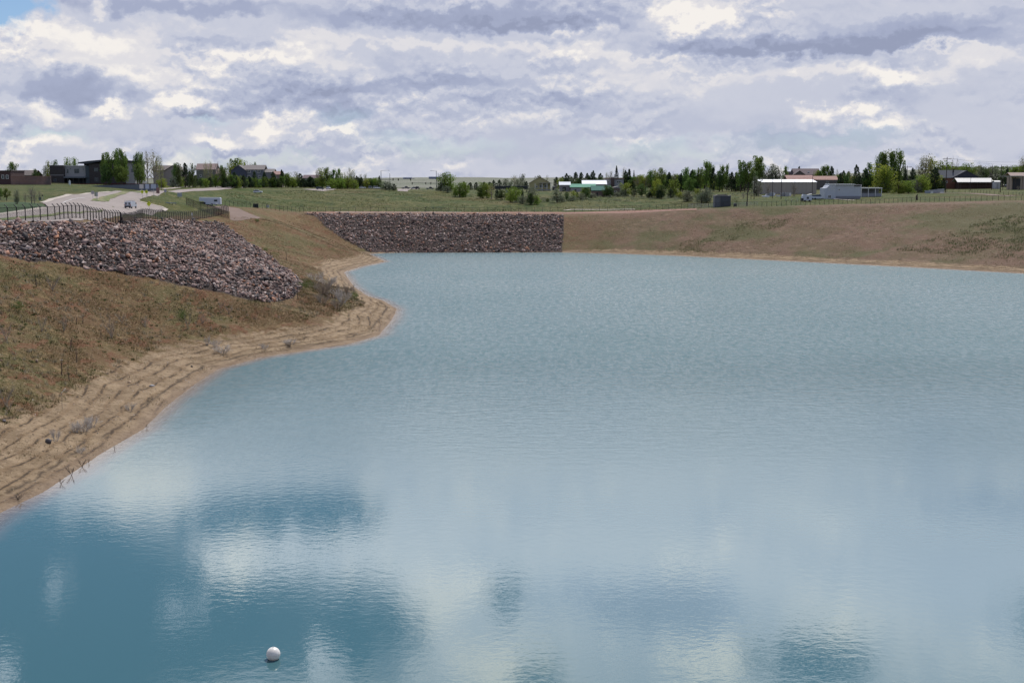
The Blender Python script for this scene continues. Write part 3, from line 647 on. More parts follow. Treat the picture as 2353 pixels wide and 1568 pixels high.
def stuff_tufts(name, label, parts):
    V = np.vstack([p[0] for p in parts]); Cc = np.vstack([p[1] for p in parts]); Fa = np.arange(len(V)).reshape(-1, 3)
    o = np_mesh(name, V, Fa, M_blade, attrs={'col': ('FLOAT_COLOR', Cc)}); tag(o, label, 'grass', kind='stuff')
STRAW = [(0.414, 0.312, 0.170), (0.207, 0.143, 0.075), (0.117, 0.098, 0.034), (0.068, 0.082, 0.020), (0.081, 0.053, 0.031), (0.378, 0.303, 0.197)]
def thin(gx, gy, sc, lo, seed): 
    m = fbm(gx/sc, gy/sc, 4, seed)+rng.uniform(-.12, .12, len(gx)) > lo; return gx[m], gy[m]
bank_px = [(-60, 590), (100, 603), (280, 628), (400, 655), (560, 690), (680, 690), (700, 640), (800, 660), (840, 705), (700, 738), (600, 752), (500, 762), (400, 782), (300, 832), (200, 892), (100, 942), (0, 965), (-60, 990)]
g1 = thin(*scatter_px(bank_px, .38), 5, -.01, 41); g2 = thin(*scatter_px(bank_px, .5), 3, .03, 43)
spur_px = [(512, 508), (700, 492), (760, 530), (840, 575), (860, 590), (740, 610), (740, 640), (700, 650), (640, 602), (560, 543)]
g3 = thin(*scatter_px(spur_px, .75), 6, -.04, 47)
beach_px = [(0, 970), (200, 895), (400, 785), (520, 765), (700, 742), (840, 712), (880, 690), (900, 715), (890, 745), (860, 768), (700, 802), (600, 815), (500, 842), (440, 880), (380, 930), (300, 985), (200, 1050), (100, 1120), (0, 1165), (-60, 1180)]
g4 = thin(*scatter_px(beach_px, .55), 4, .12, 51)
gc = thin(*scatter_px(bank_px, 1.9), 8, .01, 91); gd = thin(*scatter_px(bank_px, 2.4), 6, .02, 93)
def clumps(gx, gy, k): return np.repeat(gx, k), np.repeat(gy, k)
stuff_tufts('bank_weeds', 'patchy straw colored and green weeds growing on the near left bank', [
    tufts(*g1, .12, .48, STRAW, [.26, .24, .20, .18, .08, .04], 4, .06, .14), tufts(*g2, .06, .22, STRAW, [.1, .15, .3, .4, .05, 0], 5, .08, .16),
    tufts(*clumps(*gc, 5), .30, .70, [(.46, .39, .27), (.33, .27, .18), (.20, .16, .11)], [.4, .35, .25], 4, .06, .18), tufts(*clumps(*gd, 4), .15, .45, [(.06, .10, .025), (.09, .12, .035), (.05, .045, .03)], [.4, .4, .2], 5, .09, .22),
    tufts(*g4, .08, .35, STRAW, [.25, .3, .12, .08, .1, .15], 4, .05, .14)])
stuff_tufts('dry_grass', 'dry tan grass covering the spur beside the small bay', [tufts(*g3, .12, .42, STRAW, [.36, .36, .13, .05, .06, .04], 4, .09, .22)])
right_px = [(1300, 497), (1500, 488), (1700, 482), (2000, 473), (2400, 466), (2400, 622), (2100, 606), (1900, 597), (1700, 588), (1500, 580), (1300, 574)]
g5 = thin(*scatter_px(right_px, 1.25), 9, .02, 61)
gr_px = [(2060, 575), (2200, 530), (2300, 500), (2400, 480), (2400, 600), (2250, 590)]
g6 = thin(*scatter_px(gr_px, .85), 6, -.03, 67); g6b = scatter_px([(1780, 545), (1900, 525), (2050, 540), (1950, 575), (1800, 575)], 1.3)
gr2 = thin(*scatter_px([(1560, 560), (1640, 530), (1760, 505), (1820, 500), (1800, 520), (1700, 545), (1640, 580), (1560, 580)], .9), 5, -.02, 69)
stuff_tufts('bank_grass', 'sparse straw and green grass tufts on the long right hand bank', [
    tufts(*g5, .15, .45, STRAW, [.36, .26, .16, .12, .06, .04], 4, .12, .35), tufts(*g6, .3, .9, [(.40, .33, .21), (.10, .145, .04), (.15, .17, .07)], [.34, .38, .28], 5, .16, .45),
    tufts(*gr2, .3, .7, [(.34, .29, .17), (.11, .15, .045), (.14, .16, .06)], [.25, .4, .35], 5, .15, .42)])

def sgrow(mb, p, d, ln, r, depth, spread, nb):
    q = p+d*ln; mb.tube([p, p.lerp(q, .5)+Vector((random.gauss(0, .04), random.gauss(0, .04), 0))*ln, q], [r, r*.75, r*.5], 4, False)
    if depth == 0: return
    for _ in range(nb):
        nd = (d+Vector((random.gauss(0, spread), random.gauss(0, spread), random.gauss(.1, spread*.6)))).normalized()
        sgrow(mb, p.lerp(q, random.uniform(.45, 1)), nd, ln*random.uniform(.5, .8), r*.55, depth-1, spread, nb)
M_dead = mat('dead_twigs', (.46, .41, .36), .9, .2, 4); M_dark = mat('dark_stalks', (.095, .07, .06), .9, .2, 4); M_tan = mat('tan_twigs', (.30, .245, .19), .9, .2, 4)
def shrub_mesh(kind):
    mb = MB()
    if kind == 'bush':
        for _ in range(16):
            a = random.uniform(0, 6.28); d = Vector((math.cos(a)*.7, math.sin(a)*.7, random.uniform(.6, 1.5))).normalized()
            sgrow(mb, Vector((math.cos(a)*.12, math.sin(a)*.12, -.05)), d, random.uniform(.35, .55), .024, 2, .45, 4)
    elif kind == 'stalk':
        for _ in range(4):
            d = Vector((random.gauss(0, .12), random.gauss(0, .12), 1)).normalized(); sgrow(mb, Vector((random.gauss(0, .05), random.gauss(0, .05), -.05)), d, random.uniform(.6, 1), .045, 1, .22, 3)
    elif kind == 'fork':
        for _ in range(6):
            d = Vector((random.gauss(0, .45), random.gauss(0, .45), 1)).normalized(); sgrow(mb, Vector((0, 0, -.05)), d, random.uniform(.45, .7), .03, 2, .35, 3)
    return mb
ORD = ['first', 'second', 'third', 'fourth', 'fifth', 'sixth', 'seventh', 'eighth', 'ninth', 'tenth', 'eleventh', 'twelfth', 'thirteenth', 'fourteenth', 'fifteenth', 'sixteenth', 'seventeenth', 'eighteenth', 'nineteenth', 'twentieth', 'twenty-first', 'twenty-second', 'twenty-third', 'twenty-fourth', 'twenty-fifth', 'twenty-sixth']
SHR = {(k, i): shrub_mesh(k) for k in ('bush', 'stalk', 'fork') for i in range(2)}
_shm = {}
def shrub(px, py, hpx, wpx, kind, name, label, m, group):
    p = hit(px, py); k = (kind, random.randrange(2)); key = (k, m.name)
    if key not in _shm:
        o = SHR[k].build(name, m); _shm[key] = o
    else:
        o = _shm[key].copy(); o.name = name; C.objects.link(o)
    s = p.y/F; o.location = p; o.scale = (wpx*s*.75, wpx*s*.75, hpx*s); o.rotation_euler = (0, 0, random.uniform(0, 6.28)); tag(o, label, 'weed' if kind == 'stalk' else 'shrub', group)
# full-photo pixel /1.1054 -> s ; crop of the left bank: x*900/1857/1.1054, (540+y*.48465)/1.1054
def lb(x, y): return x*.43844, 488.5+y*.43844
def sq(x, y): return 452.3+x*.23078, 452.3+y*.23078
big = [(1250, 960, 170, 200), (1350, 1000, 190, 230), (1300, 880, 120, 220), (1450, 1050, 180, 200), (1180, 830, 110, 190), (1520, 980, 150, 150), (1250, 1060, 130, 150), (1400, 1110, 150, 150)]
for i, (x, y, h, w) in enumerate(sorted(big)):
    shrub(*sq(x, y), h*.23, w*.23, 'bush', 'dead_shrub', f'gray leafless shrub, {ORD[i]} from the left in the thicket on the point by the bay', M_tan if i % 3 else M_dead, 'leafless shrubs in the thicket on the point')
beach_sh = [(1170, 735, 60, 110, 'at the middle of the beach'), (1130, 700, 50, 60, 'just left of the middle of the beach'), (440, 1145, 90, 120, 'right of the dark boulder on the near beach'), (480, 1120, 80, 110, 'furthest from the boulder in the near beach patch'),
            (395, 1150, 70, 70, 'close by the dark boulder'), (295, 1195, 90, 60, 'touching the dark boulder'), (680, 1040, 60, 60, 'near the water line left of the curve'), (420, 1260, 50, 60, 'at the water line below the boulder'),
            (1520, 690, 40, 100, 'low on the beach before the point'), (1385, 715, 40, 50, 'on the beach left of the low clump'), (1085, 690, 60, 40, 'on the upper beach below the bank')]
for x, y, h, w, t in beach_sh:
    shrub(*lb(x, y), h*.44, w*.44, 'bush', 'dead_shrub', f'pale gray tangle of dead twigs {t}', M_dead, 'dead twig clumps on the beach')
for i, (x, y, h, w) in enumerate(sorted([(585, 655, 110, 80), (275, 405, 80, 80), (220, 620, 80, 50), (335, 620, 90, 60), (35, 665, 90, 70), (30, 1010, 110, 90), (50, 1035, 60, 60), (985, 610, 80, 40), (1155, 500, 40, 40), (640, 580, 50, 50), (1200, 530, 50, 50), (760, 600, 60, 60), (1060, 580, 50, 60)])):
    shrub(*lb(x, y), h*.44, w*.44, 'fork', 'dead_weed', f'thin pale branching dead weed, {ORD[i]} from the left on the near bank', M_tan, 'branching dead weeds on the near bank')
for i, (x, y, h, w) in enumerate(sorted([(370, 725, 60, 14), (402, 785, 60, 18), (322, 850, 75, 18), (365, 878, 40, 16), (402, 845, 30, 12), (433, 582, 40, 12), (402, 585, 36, 12), (192, 390, 55, 12), (375, 700, 40, 10), (1490, 460, 75, 14), (1540, 455, 60, 12), (1560, 455, 55, 12), (1420, 250, 40, 10), (1500, 245, 36, 10), (5, 560, 40, 12), (530, 660, 40, 10)])):
    shrub(*lb(x, y), h*.44, w*.8, 'stalk', 'dead_weed_stalk', f'dark upright dead stalk, {ORD[i]} from the left on the near bank', M_dark, 'dark dead stalks on the near bank')
for i, (x, y, h, w) in enumerate(sorted([(430, 1330, 40, 30), (375, 1375, 50, 30), (320, 1420, 30, 25), (465, 1310, 30, 12), (600, 1240, 26, 12), (770, 1130, 24, 12), (95, 1500, 30, 60)])):
    shrub(*lb(x, y), h*.44, w*.7, 'fork', 'dead_reed', f'thin dead reeds, {ORD[i]} clump from the left along the near water edge', M_dark, 'dead reeds at the near water edge')
# leafy bright plants
M_leafy = leafmat('weed_leaves', (.075, .13, .03), .15)
def leafy(px, py, hpx, wpx, label, name='green_bush'):
    p = hit(px, py); s = p.y/F; h, w = hpx*s, wpx*s; n = 420; q = rng.normal(0, .30, (n, 3))*[w, w, h*.8]+[0, 0, h*.5]
    q[:, 2] = np.abs(q[:, 2]); d1 = rng.normal(0, 1, (n, 3)); d1 /= np.linalg.norm(d1, axis=1)[:, None]; d2 = np.cross(d1, rng.normal(0, 1, (n, 3))); d2 /= np.linalg.norm(d2, axis=1)[:, None]
    sz = .09; V = np.stack([q-d1*sz, q-d2*sz*.5, q+d1*sz, q+d2*sz*.5], 1).reshape(-1, 3)
    o = np_mesh(name, V, np.arange(4*n).reshape(-1, 4), M_leafy); o.location = p; tag(o, label, 'bush')
leafy(*lb(98, 515), 26, 28, 'round bright green bush on the near bank at the left edge')
leafy(*lb(955, 560), 26, 18, 'narrow green bush below the middle of the riprap')
leafy(*lb(1392, 205), 11, 13, 'small dark green bush on the upper right edge of the riprap')
leafy(*sq(1115, 930), 30, 22, 'green bush in front of the leafless thicket')
leafy(*sq(1050, 910), 18, 24, 'low green bush left of the leafless thicket')
leafy(*sq(1570, 1020), 22, 20, 'green bush at the right end of the leafless thicket')
leafy(*sq(600, 245), 6, 9, 'tiny green bush beside the dirt track on the spur')
leafy(*sq(780, 605), 16, 22, 'olive green bush on the spur above the riprap tip')
def stone(px, py, wpx, hpx, label, col, name='stone'):
    p = hit(px, py); s = p.y/F; V, Fa = hull_rock(22, 1); bm = None
    W = V*np.array([wpx*s/2, wpx*s/2.3, hpx*s*.62]); m = mat('stone_surface', col, .85, .2, 5)
    o = np_mesh(name, W, Fa, m); o.location = p+Vector((0, 0, hpx*s*.3)); o.rotation_euler = (0, 0, random.uniform(0, 3)); tag(o, label, 'stone')
stone(*lb(254, 1203), 17, 14, 'dark rounded boulder on the near beach', (.085, .075, .075), 'boulder')
stone(*lb(678, 890), 15, 6, 'flat tan stone on the middle beach', (.33, .23, .15))
stone(*lb(795, 910), 16, 6, 'flat pale gray stone on the middle beach', (.36, .34, .33))
stone(*lb(193, 782), 10, 9, 'small brown stone on the near bank', (.26, .18, .13))
stone(*lb(22, 1095), 12, 7, 'gray stone at the left edge of the beach', (.13, .12, .12))
stone(*lb(640, 688), 8, 4, 'small reddish stone at the foot of the near bank', (.26, .16, .1))
stone(*lb(322, 775), 10, 4, 'small pale flat stone high on the near bank', (.40, .34, .27))
stone(*lb(1005, 808), 7, 5, 'small dark stone beside the twig clump on the beach', (.1, .09, .09))
stone(*lb(8, 778), 6, 6, 'small pinkish stone at the left edge of the near bank', (.34, .22, .17))
# pebbles: nobody could count them
gx, gy = thin(*scatter_px(beach_px, 1.1), 5, -.02, 71); hx, hy = thin(*scatter_px(bank_px, 2.6), 7, 0, 73); gx = np.append(gx, hx); gy = np.append(gy, hy)
AV, AF, AC, base = [], [], [], 0
gz = height(gx, gy)
for i in range(len(gx)):
    V, Fa = ROCKS[i % 16]; r = .05+.11*random.random()**2; AV.append(V*r+[gx[i], gy[i], gz[i]+r*.2]); AF.append(Fa+base); base += len(V); AC.append(np.tile(random.choice([(.33, .26, .19), (.4, .35, .3), (.2, .15, .11), (.14, .11, .09)]), (len(V), 1)))
tag(np_mesh('pebbles', np.vstack(AV), np.vstack(AF), M_rock, attrs={'col': ('FLOAT_COLOR', np.vstack(AC))}), 'small pebbles and clods strewn over the beach and bank', 'pebbles', kind='stuff')
# survey stake
p = hit(143, 940); s = p.y/F; t = thing('survey_stake', 'thin survey stake with a white tag on the near beach', 'stake', p)
MB().tube([(0, 0, -.1), (0, 0, 39*s)], .022, 6).build('post', mat('stake_steel', (.13, .11, .10), .6, .1), t)
MB().bar((0, -.01, 39*s), (10*s, -.03, 50*s), .10, .05).build('tag', mat('tag_plastic', (.75, .74, .68), .5, .1), t, bevel=.006)

# ---- buoy
p = at_z(628, 1512, 0); s = p.y/F; R0 = 16.6*s
t = thing('buoy', 'white ball buoy floating alone near the bottom of the picture', 'buoy', (p.x, p.y, 0))
bm = bmesh.new(); bmesh.ops.create_uvsphere(bm, u_segments=48, v_segments=32, radius=R0); me = bpy.data.meshes.new('float'); bm.to_mesh(me); bm.free()
for f in me.polygons: f.use_smooth = True
me.materials.append(mat('buoy_plastic', (.60, .575, .545), .42, .16, 2.2, spec=.45)); o = bpy.data.objects.new('float', me); C.objects.link(o); o.parent = t; o.location = (0, 0, R0*.72)
MB().tube([(0, 0, R0*1.70), (0, 0, R0*1.78)], R0*.10, 14).build('cap', mat('buoy_cap', (.6, .57, .55), .4, .05), t)
MB().tube([(-R0*.999*0, 0, R0*.70), (0, 0, R0*.74)], R0*1.012, 48, False).build('seam', mat('buoy_seam', (.5, .45, .43), .5, .05), t)
MB().tube([(0, 0, -R0*.2), (.05, -.1, -1.5)], .02, 6).build('mooring_line', mat('mooring_rope', (.1, .1, .08), .9, .1), t)

# ---- fences
M_blk = mat('black_steel', (.022, .018, .018), .5, .1, 3); M_brn = mat('brown_steel', (.045, .028, .022), .6, .15, 3); M_gal = mat('galvanized_steel', (.33, .33, .34), .5, .1, 3)
def mesh_mat(name, col, op):
    """open chain link: wires seen against gaps"""
    m = bpy.data.materials.new(name); m.use_nodes = True; nt = m.node_tree; L = nt.links.new; b = nt.nodes['Principled BSDF']
    b.inputs['Base Color'].default_value = (*col, 1); b.inputs['Roughness'].default_value = .6
    tc = N(nt, 'ShaderNodeTexCoord'); sp = N(nt, 'ShaderNodeSeparateXYZ'); L(tc.outputs['Object'], sp.inputs[0]); res = []
    ad = N(nt, 'ShaderNodeMath', operation='ADD'); L(sp.outputs[0], ad.inputs[0]); L(sp.outputs[1], ad.inputs[1])
    for sgn in (1, -1):
        m1 = N(nt, 'ShaderNodeMath', operation='MULTIPLY_ADD'); L(sp.outputs[2], m1.inputs[0]); m1.inputs[1].default_value = sgn; L(ad.outputs[0], m1.inputs[2])
        m2 = N(nt, 'ShaderNodeMath', operation='MULTIPLY'); L(m1.outputs[0], m2.inputs[0]); m2.inputs[1].default_value = 11
        m3 = N(nt, 'ShaderNodeMath', operation='FRACT'); L(m2.outputs[0], m3.inputs[0])
        m4 = N(nt, 'ShaderNodeMath', operation='LESS_THAN'); L(m3.outputs[0], m4.inputs[0]); m4.inputs[1].default_value = op; res.append(m4.outputs[0])
    mx = N(nt, 'ShaderNodeMath', operation='MAXIMUM'); L(res[0], mx.inputs[0]); L(res[1], mx.inputs[1]); L(mx.outputs[0], b.inputs['Alpha']); return m
M_mesh = mesh_mat('chain_link', (.03, .025, .025), .17); M_mesh2 = mesh_mat('dense_chain_link', (.03, .025, .025), .26); M_meshf = mesh_mat('field_wire', (.05, .035, .03), .035); M_meshb = mesh_mat('brown_slats', (.06, .035, .03), .28)
def fence(name, label, path, spacing, hgt, mpost, mmesh, r=.05, arm=0, rail=True, wld=None, cat='fence', spacings=None):
    pts = wld or [Vector(hit(*p)[:2]) for p in path]
    base = pts[0]; t = thing(name, label, cat, (base.x, base.y, H(base.x, base.y)))
    seg = [(pts[i+1]-pts[i]).length for i in range(len(pts)-1)]; tot = sum(seg); n = max(1, int(round(tot/spacing))); P = []
    for k in range(n+1):
        u = tot*k/n; i = 0
        while i < len(seg)-1 and u > seg[i]: u -= seg[i]; i += 1
        q = pts[i].lerp(pts[i+1], min(1, u/seg[i])); P.append(Vector((q.x, q.y, H(q.x, q.y))))
    o = t.location
    pm = MB().tube([(0, 0, -.3), (0, 0, hgt)], r, 8)
    if arm: pm.bar((0, 0, hgt), (-arm, arm*.1, hgt+arm), r*1.3)
    first = None
    for q in P:
        if first is None: first = pm.build('post', mpost, t); c = first
        else: c = first.copy(); C.objects.link(c); c.parent = t
        c.location = q-o
    rl = MB(); ms = MB()
    for a, b in zip(P[:-1], P[1:]):
        a, b = a-o, b-o; z = Vector((0, 0, hgt-.05)); 
        if rail: rl.bar(a+z, b+z, r*.9)
        if arm:
            for f in (.45, .95): rl.bar(a+Vector((-arm*f, 0, hgt+arm*f)), b+Vector((-arm*f, 0, hgt+arm*f)), .018)
        lo = Vector((0, 0, .05)); hi = Vector((0, 0, hgt-.07)); ms.add([a+lo, b+lo, b+hi, a+hi], [(0, 1, 2, 3)])
    if rl.v: rl.build('rail', mpost, t)
    if mmesh: ms.build('wire_mesh', mmesh, t)
    return t
def wl(*a): return [Vector((p.x, p.y)) for p in [at_d(x, 500, d) for x, d in a]]
fence('security_fence', 'tall black fence with angled arms along the riprap, left of the gate post', None, 1.95, 3.05, M_blk, M_mesh, .115, .6, wld=wl((-70, 264), (0, 268), (50, 271), (130, 279), (200, 294), (277, 318)))
fence('security_fence', 'tall black fence along the riprap between the gate post and the corner', None, 2.0, 2.75, M_blk, M_mesh2, .085, .3, wld=wl((277, 318), (330, 366), (386, 394), (450, 420), (525, 457)))
fence('slatted_fence', 'dark brown slatted fence running uphill behind the corner toward the white trailer', [(525, 502.5), (505, 497), (480, 489), (452, 480), (428, 471)], 2.4, 2.7, M_brn, M_meshb, .06, 0)
t = thing('gate_post', 'heavy dark gate post where the near fence bends behind the white truck', 'post', (*wl((277, 317))[0], H(*wl((277, 317))[0])))
MB().box(-.16, .16, -.16, .16, -.3, 3.25).build('post', M_blk, t, bevel=.02); MB().box(-.2, .2, -.2, .2, 3.25, 3.32).build('cap', M_blk, t); MB().box(.18, .5, -.1, .1, 1.2, 2.0).build('box', M_brn, t)
fence('chain_link_fence', 'long thin dark fence along the crest behind the far riprap', [(507, 474), (600, 479), (700, 486.5), (850, 487), (1000, 487.2), (1150, 487.5), (1300, 487.3)], 3.7, 2.3, M_blk, M_meshf, .07)
fence('chain_link_fence', 'thin dark fence along the crest between the far riprap and the gray box shed', [(1300, 487.3), (1400, 484.5), (1500, 481.5), (1600, 478.5), (1750, 475)], 4.0, 2.3, M_blk, M_meshf, .07)
fence('chain_link_fence', 'thin dark fence topping the long brown right bank', [(1750, 475), (1850, 471), (1950, 468.5), (2050, 466), (2150, 464), (2250, 461.8), (2400, 460)], 2.3, 2.2, M_brn, M_meshf, .075)
fence('rail_fence', 'wooden post fence beside the farm track at the far right', [(cx(7, 1330), cy(7, 618)), (cx(7, 1600), cy(7, 624)), (cx(7, 1900), cy(7, 640)), (cx(7, 2200), cy(7, 658)), (cx(7, 2420), cy(7, 665))], 5.0, 1.6, M_brn, None, .08, 0, False)
fence('wire_fence', 'gray wire fence panel left of the dark box shed', [(cx(5, 2050), cy(5, 868)), (cx(5, 2353), cy(5, 866)), (cx(6, 340), cy(6, 818))], 3.0, 1.9, M_gal, mesh_mat('gray_wire', (.3, .3, .32), .12), .04)
fence('corral_fence', 'short wooden corral fence in front of the junk pile', [(cx(6, 1280), cy(6, 742)), (cx(6, 1440), cy(6, 742))], 2.6, 1.5, M_gal, None, .07)
fence('wire_fence', 'gray wire fence right of the dark box shed', [(cx(6, 640), cy(6, 812)), (cx(6, 910), cy(6, 795))], 3.0, 1.8, M_gal, mesh_mat('pale_wire', (.3, .3, .32), .10), .04)

# ---- buildings
M_glass = mat('window_glass', (.035, .045, .055), .12, .1, 1, spec=.6); M_trim = mat('white_trim', (.62, .61, .58), .6, .06, 2); M_dkdoor = mat('dark_door', (.03, .03, .032), .6, .1)
def wmat(n, c, v=.07): return mat(n, c, .85, v, .8)
def rmat(n, c): return mat(n, c, .85, .12, 1.2)
def window(parent, x, z, w, h, y, pane=M_glass, fr=M_trim):
    f = MB(); b = .12
    f.box(x, x+w, y-.07, y-.002, z, z+b).box(x, x+w, y-.07, y-.002, z+h-b, z+h).box(x, x+b, y-.07, y-.002, z+b, z+h-b).box(x+w-b, x+w, y-.07, y-.002, z+b, z+h-b)
    if w > 1.3: f.box(x+w/2-.05, x+w/2+.05, y-.06, y-.002, z+b, z+h-b)
    o = f.build('window', fr, parent); MB().box(x+b, x+w-b, y-.03, y-.001, z+b, z+h-b).build('pane', pane, o); return o
class Bld:
    """building facing the lake: origin at the base centre of the front wall; x to the right, y away"""
    def __init__(s, name, label, x0, x1, pyt, d, cat='building', rot=0, pyb=None):
        xm = (x0+x1)/2
        if pyb: d = max(d, hit(xm, pyb).y)
        s.s = d/F; g = ground(xm, d)
        s.g = g; s.t = thing(name, label, cat, g, rot); s.w = (x1-x0)*s.s; s.top = at_d(xm, pyt, d).z-g.z; s.xm = xm; s.d = d
    def X(s, px): return (px-s.xm)*s.s
    def Z(s, py): return at_d(s.xm, py, s.d).z-s.g.z
    def box(s, nm, x0, x1, y0, y1, z0, z1, m): return MB().box(x0, x1, y0, y1, z0, z1).build(nm, m, s.t)
    def gable(s, nm, x0, x1, y0, y1, ze, zr, m, over=.4, ax='x', wallm=None):
        th_ = .22
        if ax == 'x':
            ym = (y0+y1)/2; k = (zr-ze)/(ym-y0)
            pr = [(y0-over, ze-k*over), (ym, zr), (y1+over, ze-k*over), (y1+over, ze-k*over+th_), (ym, zr+th_), (y0-over, ze-k*over+th_)]
            o = MB().prismx(pr, x0-over, x1+over).build(nm, m, s.t)
            if wallm: MB().prismx([(y0, ze), (y1, ze), (ym, zr-.01)], x0, x1).build('gable_wall', wallm, s.t)
        else:
            xm = (x0+x1)/2; k = (zr-ze)/(xm-x0)
            pr = [(x0-over, ze-k*over), (xm, zr), (x1+over, ze-k*over), (x1+over, ze-k*over+th_), (xm, zr+th_), (x0-over, ze-k*over+th_)]
            o = MB().prism(pr, y0-over, y1+over).build(nm, m, s.t)
            if wallm: MB().prism([(x0, ze), (x1, ze), (xm, zr-.01)], y0, y1).build('gable_wall', wallm, s.t)
        return o
    def win(s, px, py, wpx, hpx, y=0, **k):
        x = s.X(px-wpx/2); z = s.Z(py+hpx/2); return window(s.t, x, z, wpx*s.s, hpx*s.s, y, **k)
# low brick building, far left
B = Bld('brick_building', 'low dark brick building with two windows at the left edge', -60, 27, 392, 500, pyb=427)
m = wmat('dark_brick', (.075, .045, .042)); B.box('wall', B.X(-60), B.X(26), 0, 14, -1, B.Z(393.5), m); B.box('roof', B.X(-61), B.X(27), -.3, 14.3, B.Z(393.5), B.Z(391.6), wmat('brick_coping', (.05, .04, .04)))
for x in (7.5, 17.5, -12): B.win(x, 406.5, 6, 9)
B = Bld('classroom_wing', 'long low brown roofed wing behind the salmon wall at the left', 27, 78, 396, 540, pyb=425)
B.box('wall', B.X(27), B.X(78), 0, 10, -1, B.Z(403), wmat('brown_wall', (.09, .06, .05))); B.gable('roof', B.X(20), B.X(78), 0, 10, B.Z(403), B.Z(392), rmat('brown_shingle', (.12, .10, .09)))
t = Bld('garden_wall', 'salmon and gray brick wall between the low building and the school', 26, 117, 405, 495, 'wall', pyb=427)
t.box('wall', t.X(26), t.X(117), 0, .4, -1, t.Z(406), mat('salmon_brick', (.22, .13, .105), .9, .3, .35, col2=(.09, .075, .075))); t.box('coping', t.X(26), t.X(117), -.1, .5, t.Z(406), t.Z(404.6), wmat('coping', (.26, .15, .12)))
# school
B = Bld('school_building', 'two storey dark brick school with pale stucco bay and curved roof behind poplars', 117, 308, 367, 545)
mb_ = mat('charcoal_brick', (.050, .042, .042), .9, .12, 1.5); ms_ = wmat('pale_stucco', (.27, .26, .26)); mband = wmat('pale_band', (.17, .16, .16))
B.box('wall', B.X(117), B.X(149), 0, 18, -1, B.Z(380.5), mb_); B.box('stone_band', B.X(116.8), B.X(149), -.06, -.01, B.Z(403.4), B.Z(401.3), mband)
B.box('parapet', B.X(116.5), B.X(149), -.15, 18, B.Z(380.5), B.Z(379.6), mband)
B.box('stucco_wall', B.X(147.5), B.X(197), 1.2, 16, B.Z(408), B.Z(381.5), ms_); B.box('parapet', B.X(147), B.X(198), 1.0, 16.2, B.Z(381.5), B.Z(380.2), wmat('white_parapet', (.5, .48, .46)))
B.box('entry_wall', B.X(149), B.X(197), 3.2, 3.6, -1, B.Z(408), wmat('entry_shade', (.04, .04, .045))); B.box('canopy', B.X(150), B.X(199), -1.2, 3.1, B.Z(409), B.Z(405.6), wmat('canopy_metal', (.12, .13, .15)))
for x in (158, 170, 183, 193): B.box('column', B.X(x), B.X(x)+.3, -1.0, -.7, -1, B.Z(409), M_blk)
B.box('tower_wall', B.X(197), B.X(206), .6, 14, -1, B.Z(381), wmat('glass_tower', (.06, .075, .085)))
B.box('wall', B.X(206), B.X(286), .2, 20, -1, B.Z(376), mb_)
pr = [(B.X(183), B.Z(376)), (B.X(183), B.Z(373)), (B.X(205), B.Z(370)), (B.X(235), B.Z(367.3)), (B.X(262), B.Z(366.8)), (B.X(288), B.Z(367.8)), (B.X(310), B.Z(370)), (B.X(310), B.Z(372.2)), (B.X(288), B.Z(371)), (B.X(235), B.Z(371)), (B.X(205), B.Z(376))]
MB().prism(pr, -.8, 18).build('curved_roof', wmat('roof_metal', (.05, .055, .065)), B.t)
B.box('upper_wall', B.X(190), B.X(286), 3, 17, B.Z(382), B.Z(371.5), wmat('upper_shade', (.075, .07, .07)))
B.box('end_wall', B.X(286), B.X(309), 1, 16, -1, B.Z(372.4), ms_); B.box('upper_storey', B.X(294), B.X(309), 3, 12, B.Z(372.3), B.Z(369.5), wmat('pinkish_roof', (.33, .23, .21)))
for x, y, w, h in ((155.5, 393.5, 3, 9), (162, 388, 2.2, 2.2), (176, 393, 11, 10), (191.5, 389, 2, 2), (222, 390, 9, 8), (222, 413, 8, 9), (304, 392, 6, 8), (245, 392, 8, 8), (128, 414, 7, 6)): B.win(x, y, w, h, 1.2 if 150 < x < 196 else (.2 if 206 < x < 286 else (1 if x > 286 else 0)), fr=wmat('window_trim', (.10, .11, .12)))
t = Bld('red_mural_board', 'red board with rows of small pale shapes in front of the school', 237, 269, 402.5, 462, 'sign', pyb=423)
t.box('panel', t.X(237), t.X(268.5), 0, .25, t.Z(421), t.Z(403), mat('red_panel', (.28, .02, .035), .6, .15, .6))
for r_ in range(2):
    for k in range(7):
        x = t.X(239.5+k*4.1); z = t.Z(411 if r_ == 0 else 417.5); mbx = MB().prism([(x, z), (x+.36, z), (x+.18, z+.45)] if k % 2 else [(x, z), (x+.4, z), (x+.4, z+.34), (x, z+.34)], -.05, -.005); mbx.build('mark', wmat('pale_mark', (.5, .32, .33)), t.t)
for x in (239, 252, 266): t.box('post', t.X(x), t.X(x)+.15, .3, .5, -1, t.Z(405), M_blk)
t = Bld('red_rail', 'low dark red rail along the foot of the school', 100, 360, 421.5, 455, 'railing', pyb=425)
t.box('rail', t.X(100), t.X(360), 0, .12, t.Z(423.4), t.Z(421.9), wmat('dark_red_paint', (.10, .015, .02))); 
for k in range(20): t.box('post', t.X(101+k*13.6), t.X(101+k*13.6)+.12, .02, .10, -1, t.Z(423.4), M_brn)
t = Bld('retaining_wall', 'gray concrete wall below the school behind the parkway', 198, 362, 424, 448, 'wall', pyb=433)
MB().prism([(t.X(198), -1), (t.X(362), -1), (t.X(362), t.Z(423.5)), (t.X(310), t.Z(423.8)), (t.X(230), t.Z(426.0)), (t.X(198), t.Z(428.5))], 0, .5).build('wall', wmat('gray_concrete', (.13, .14, .16)), t.t)
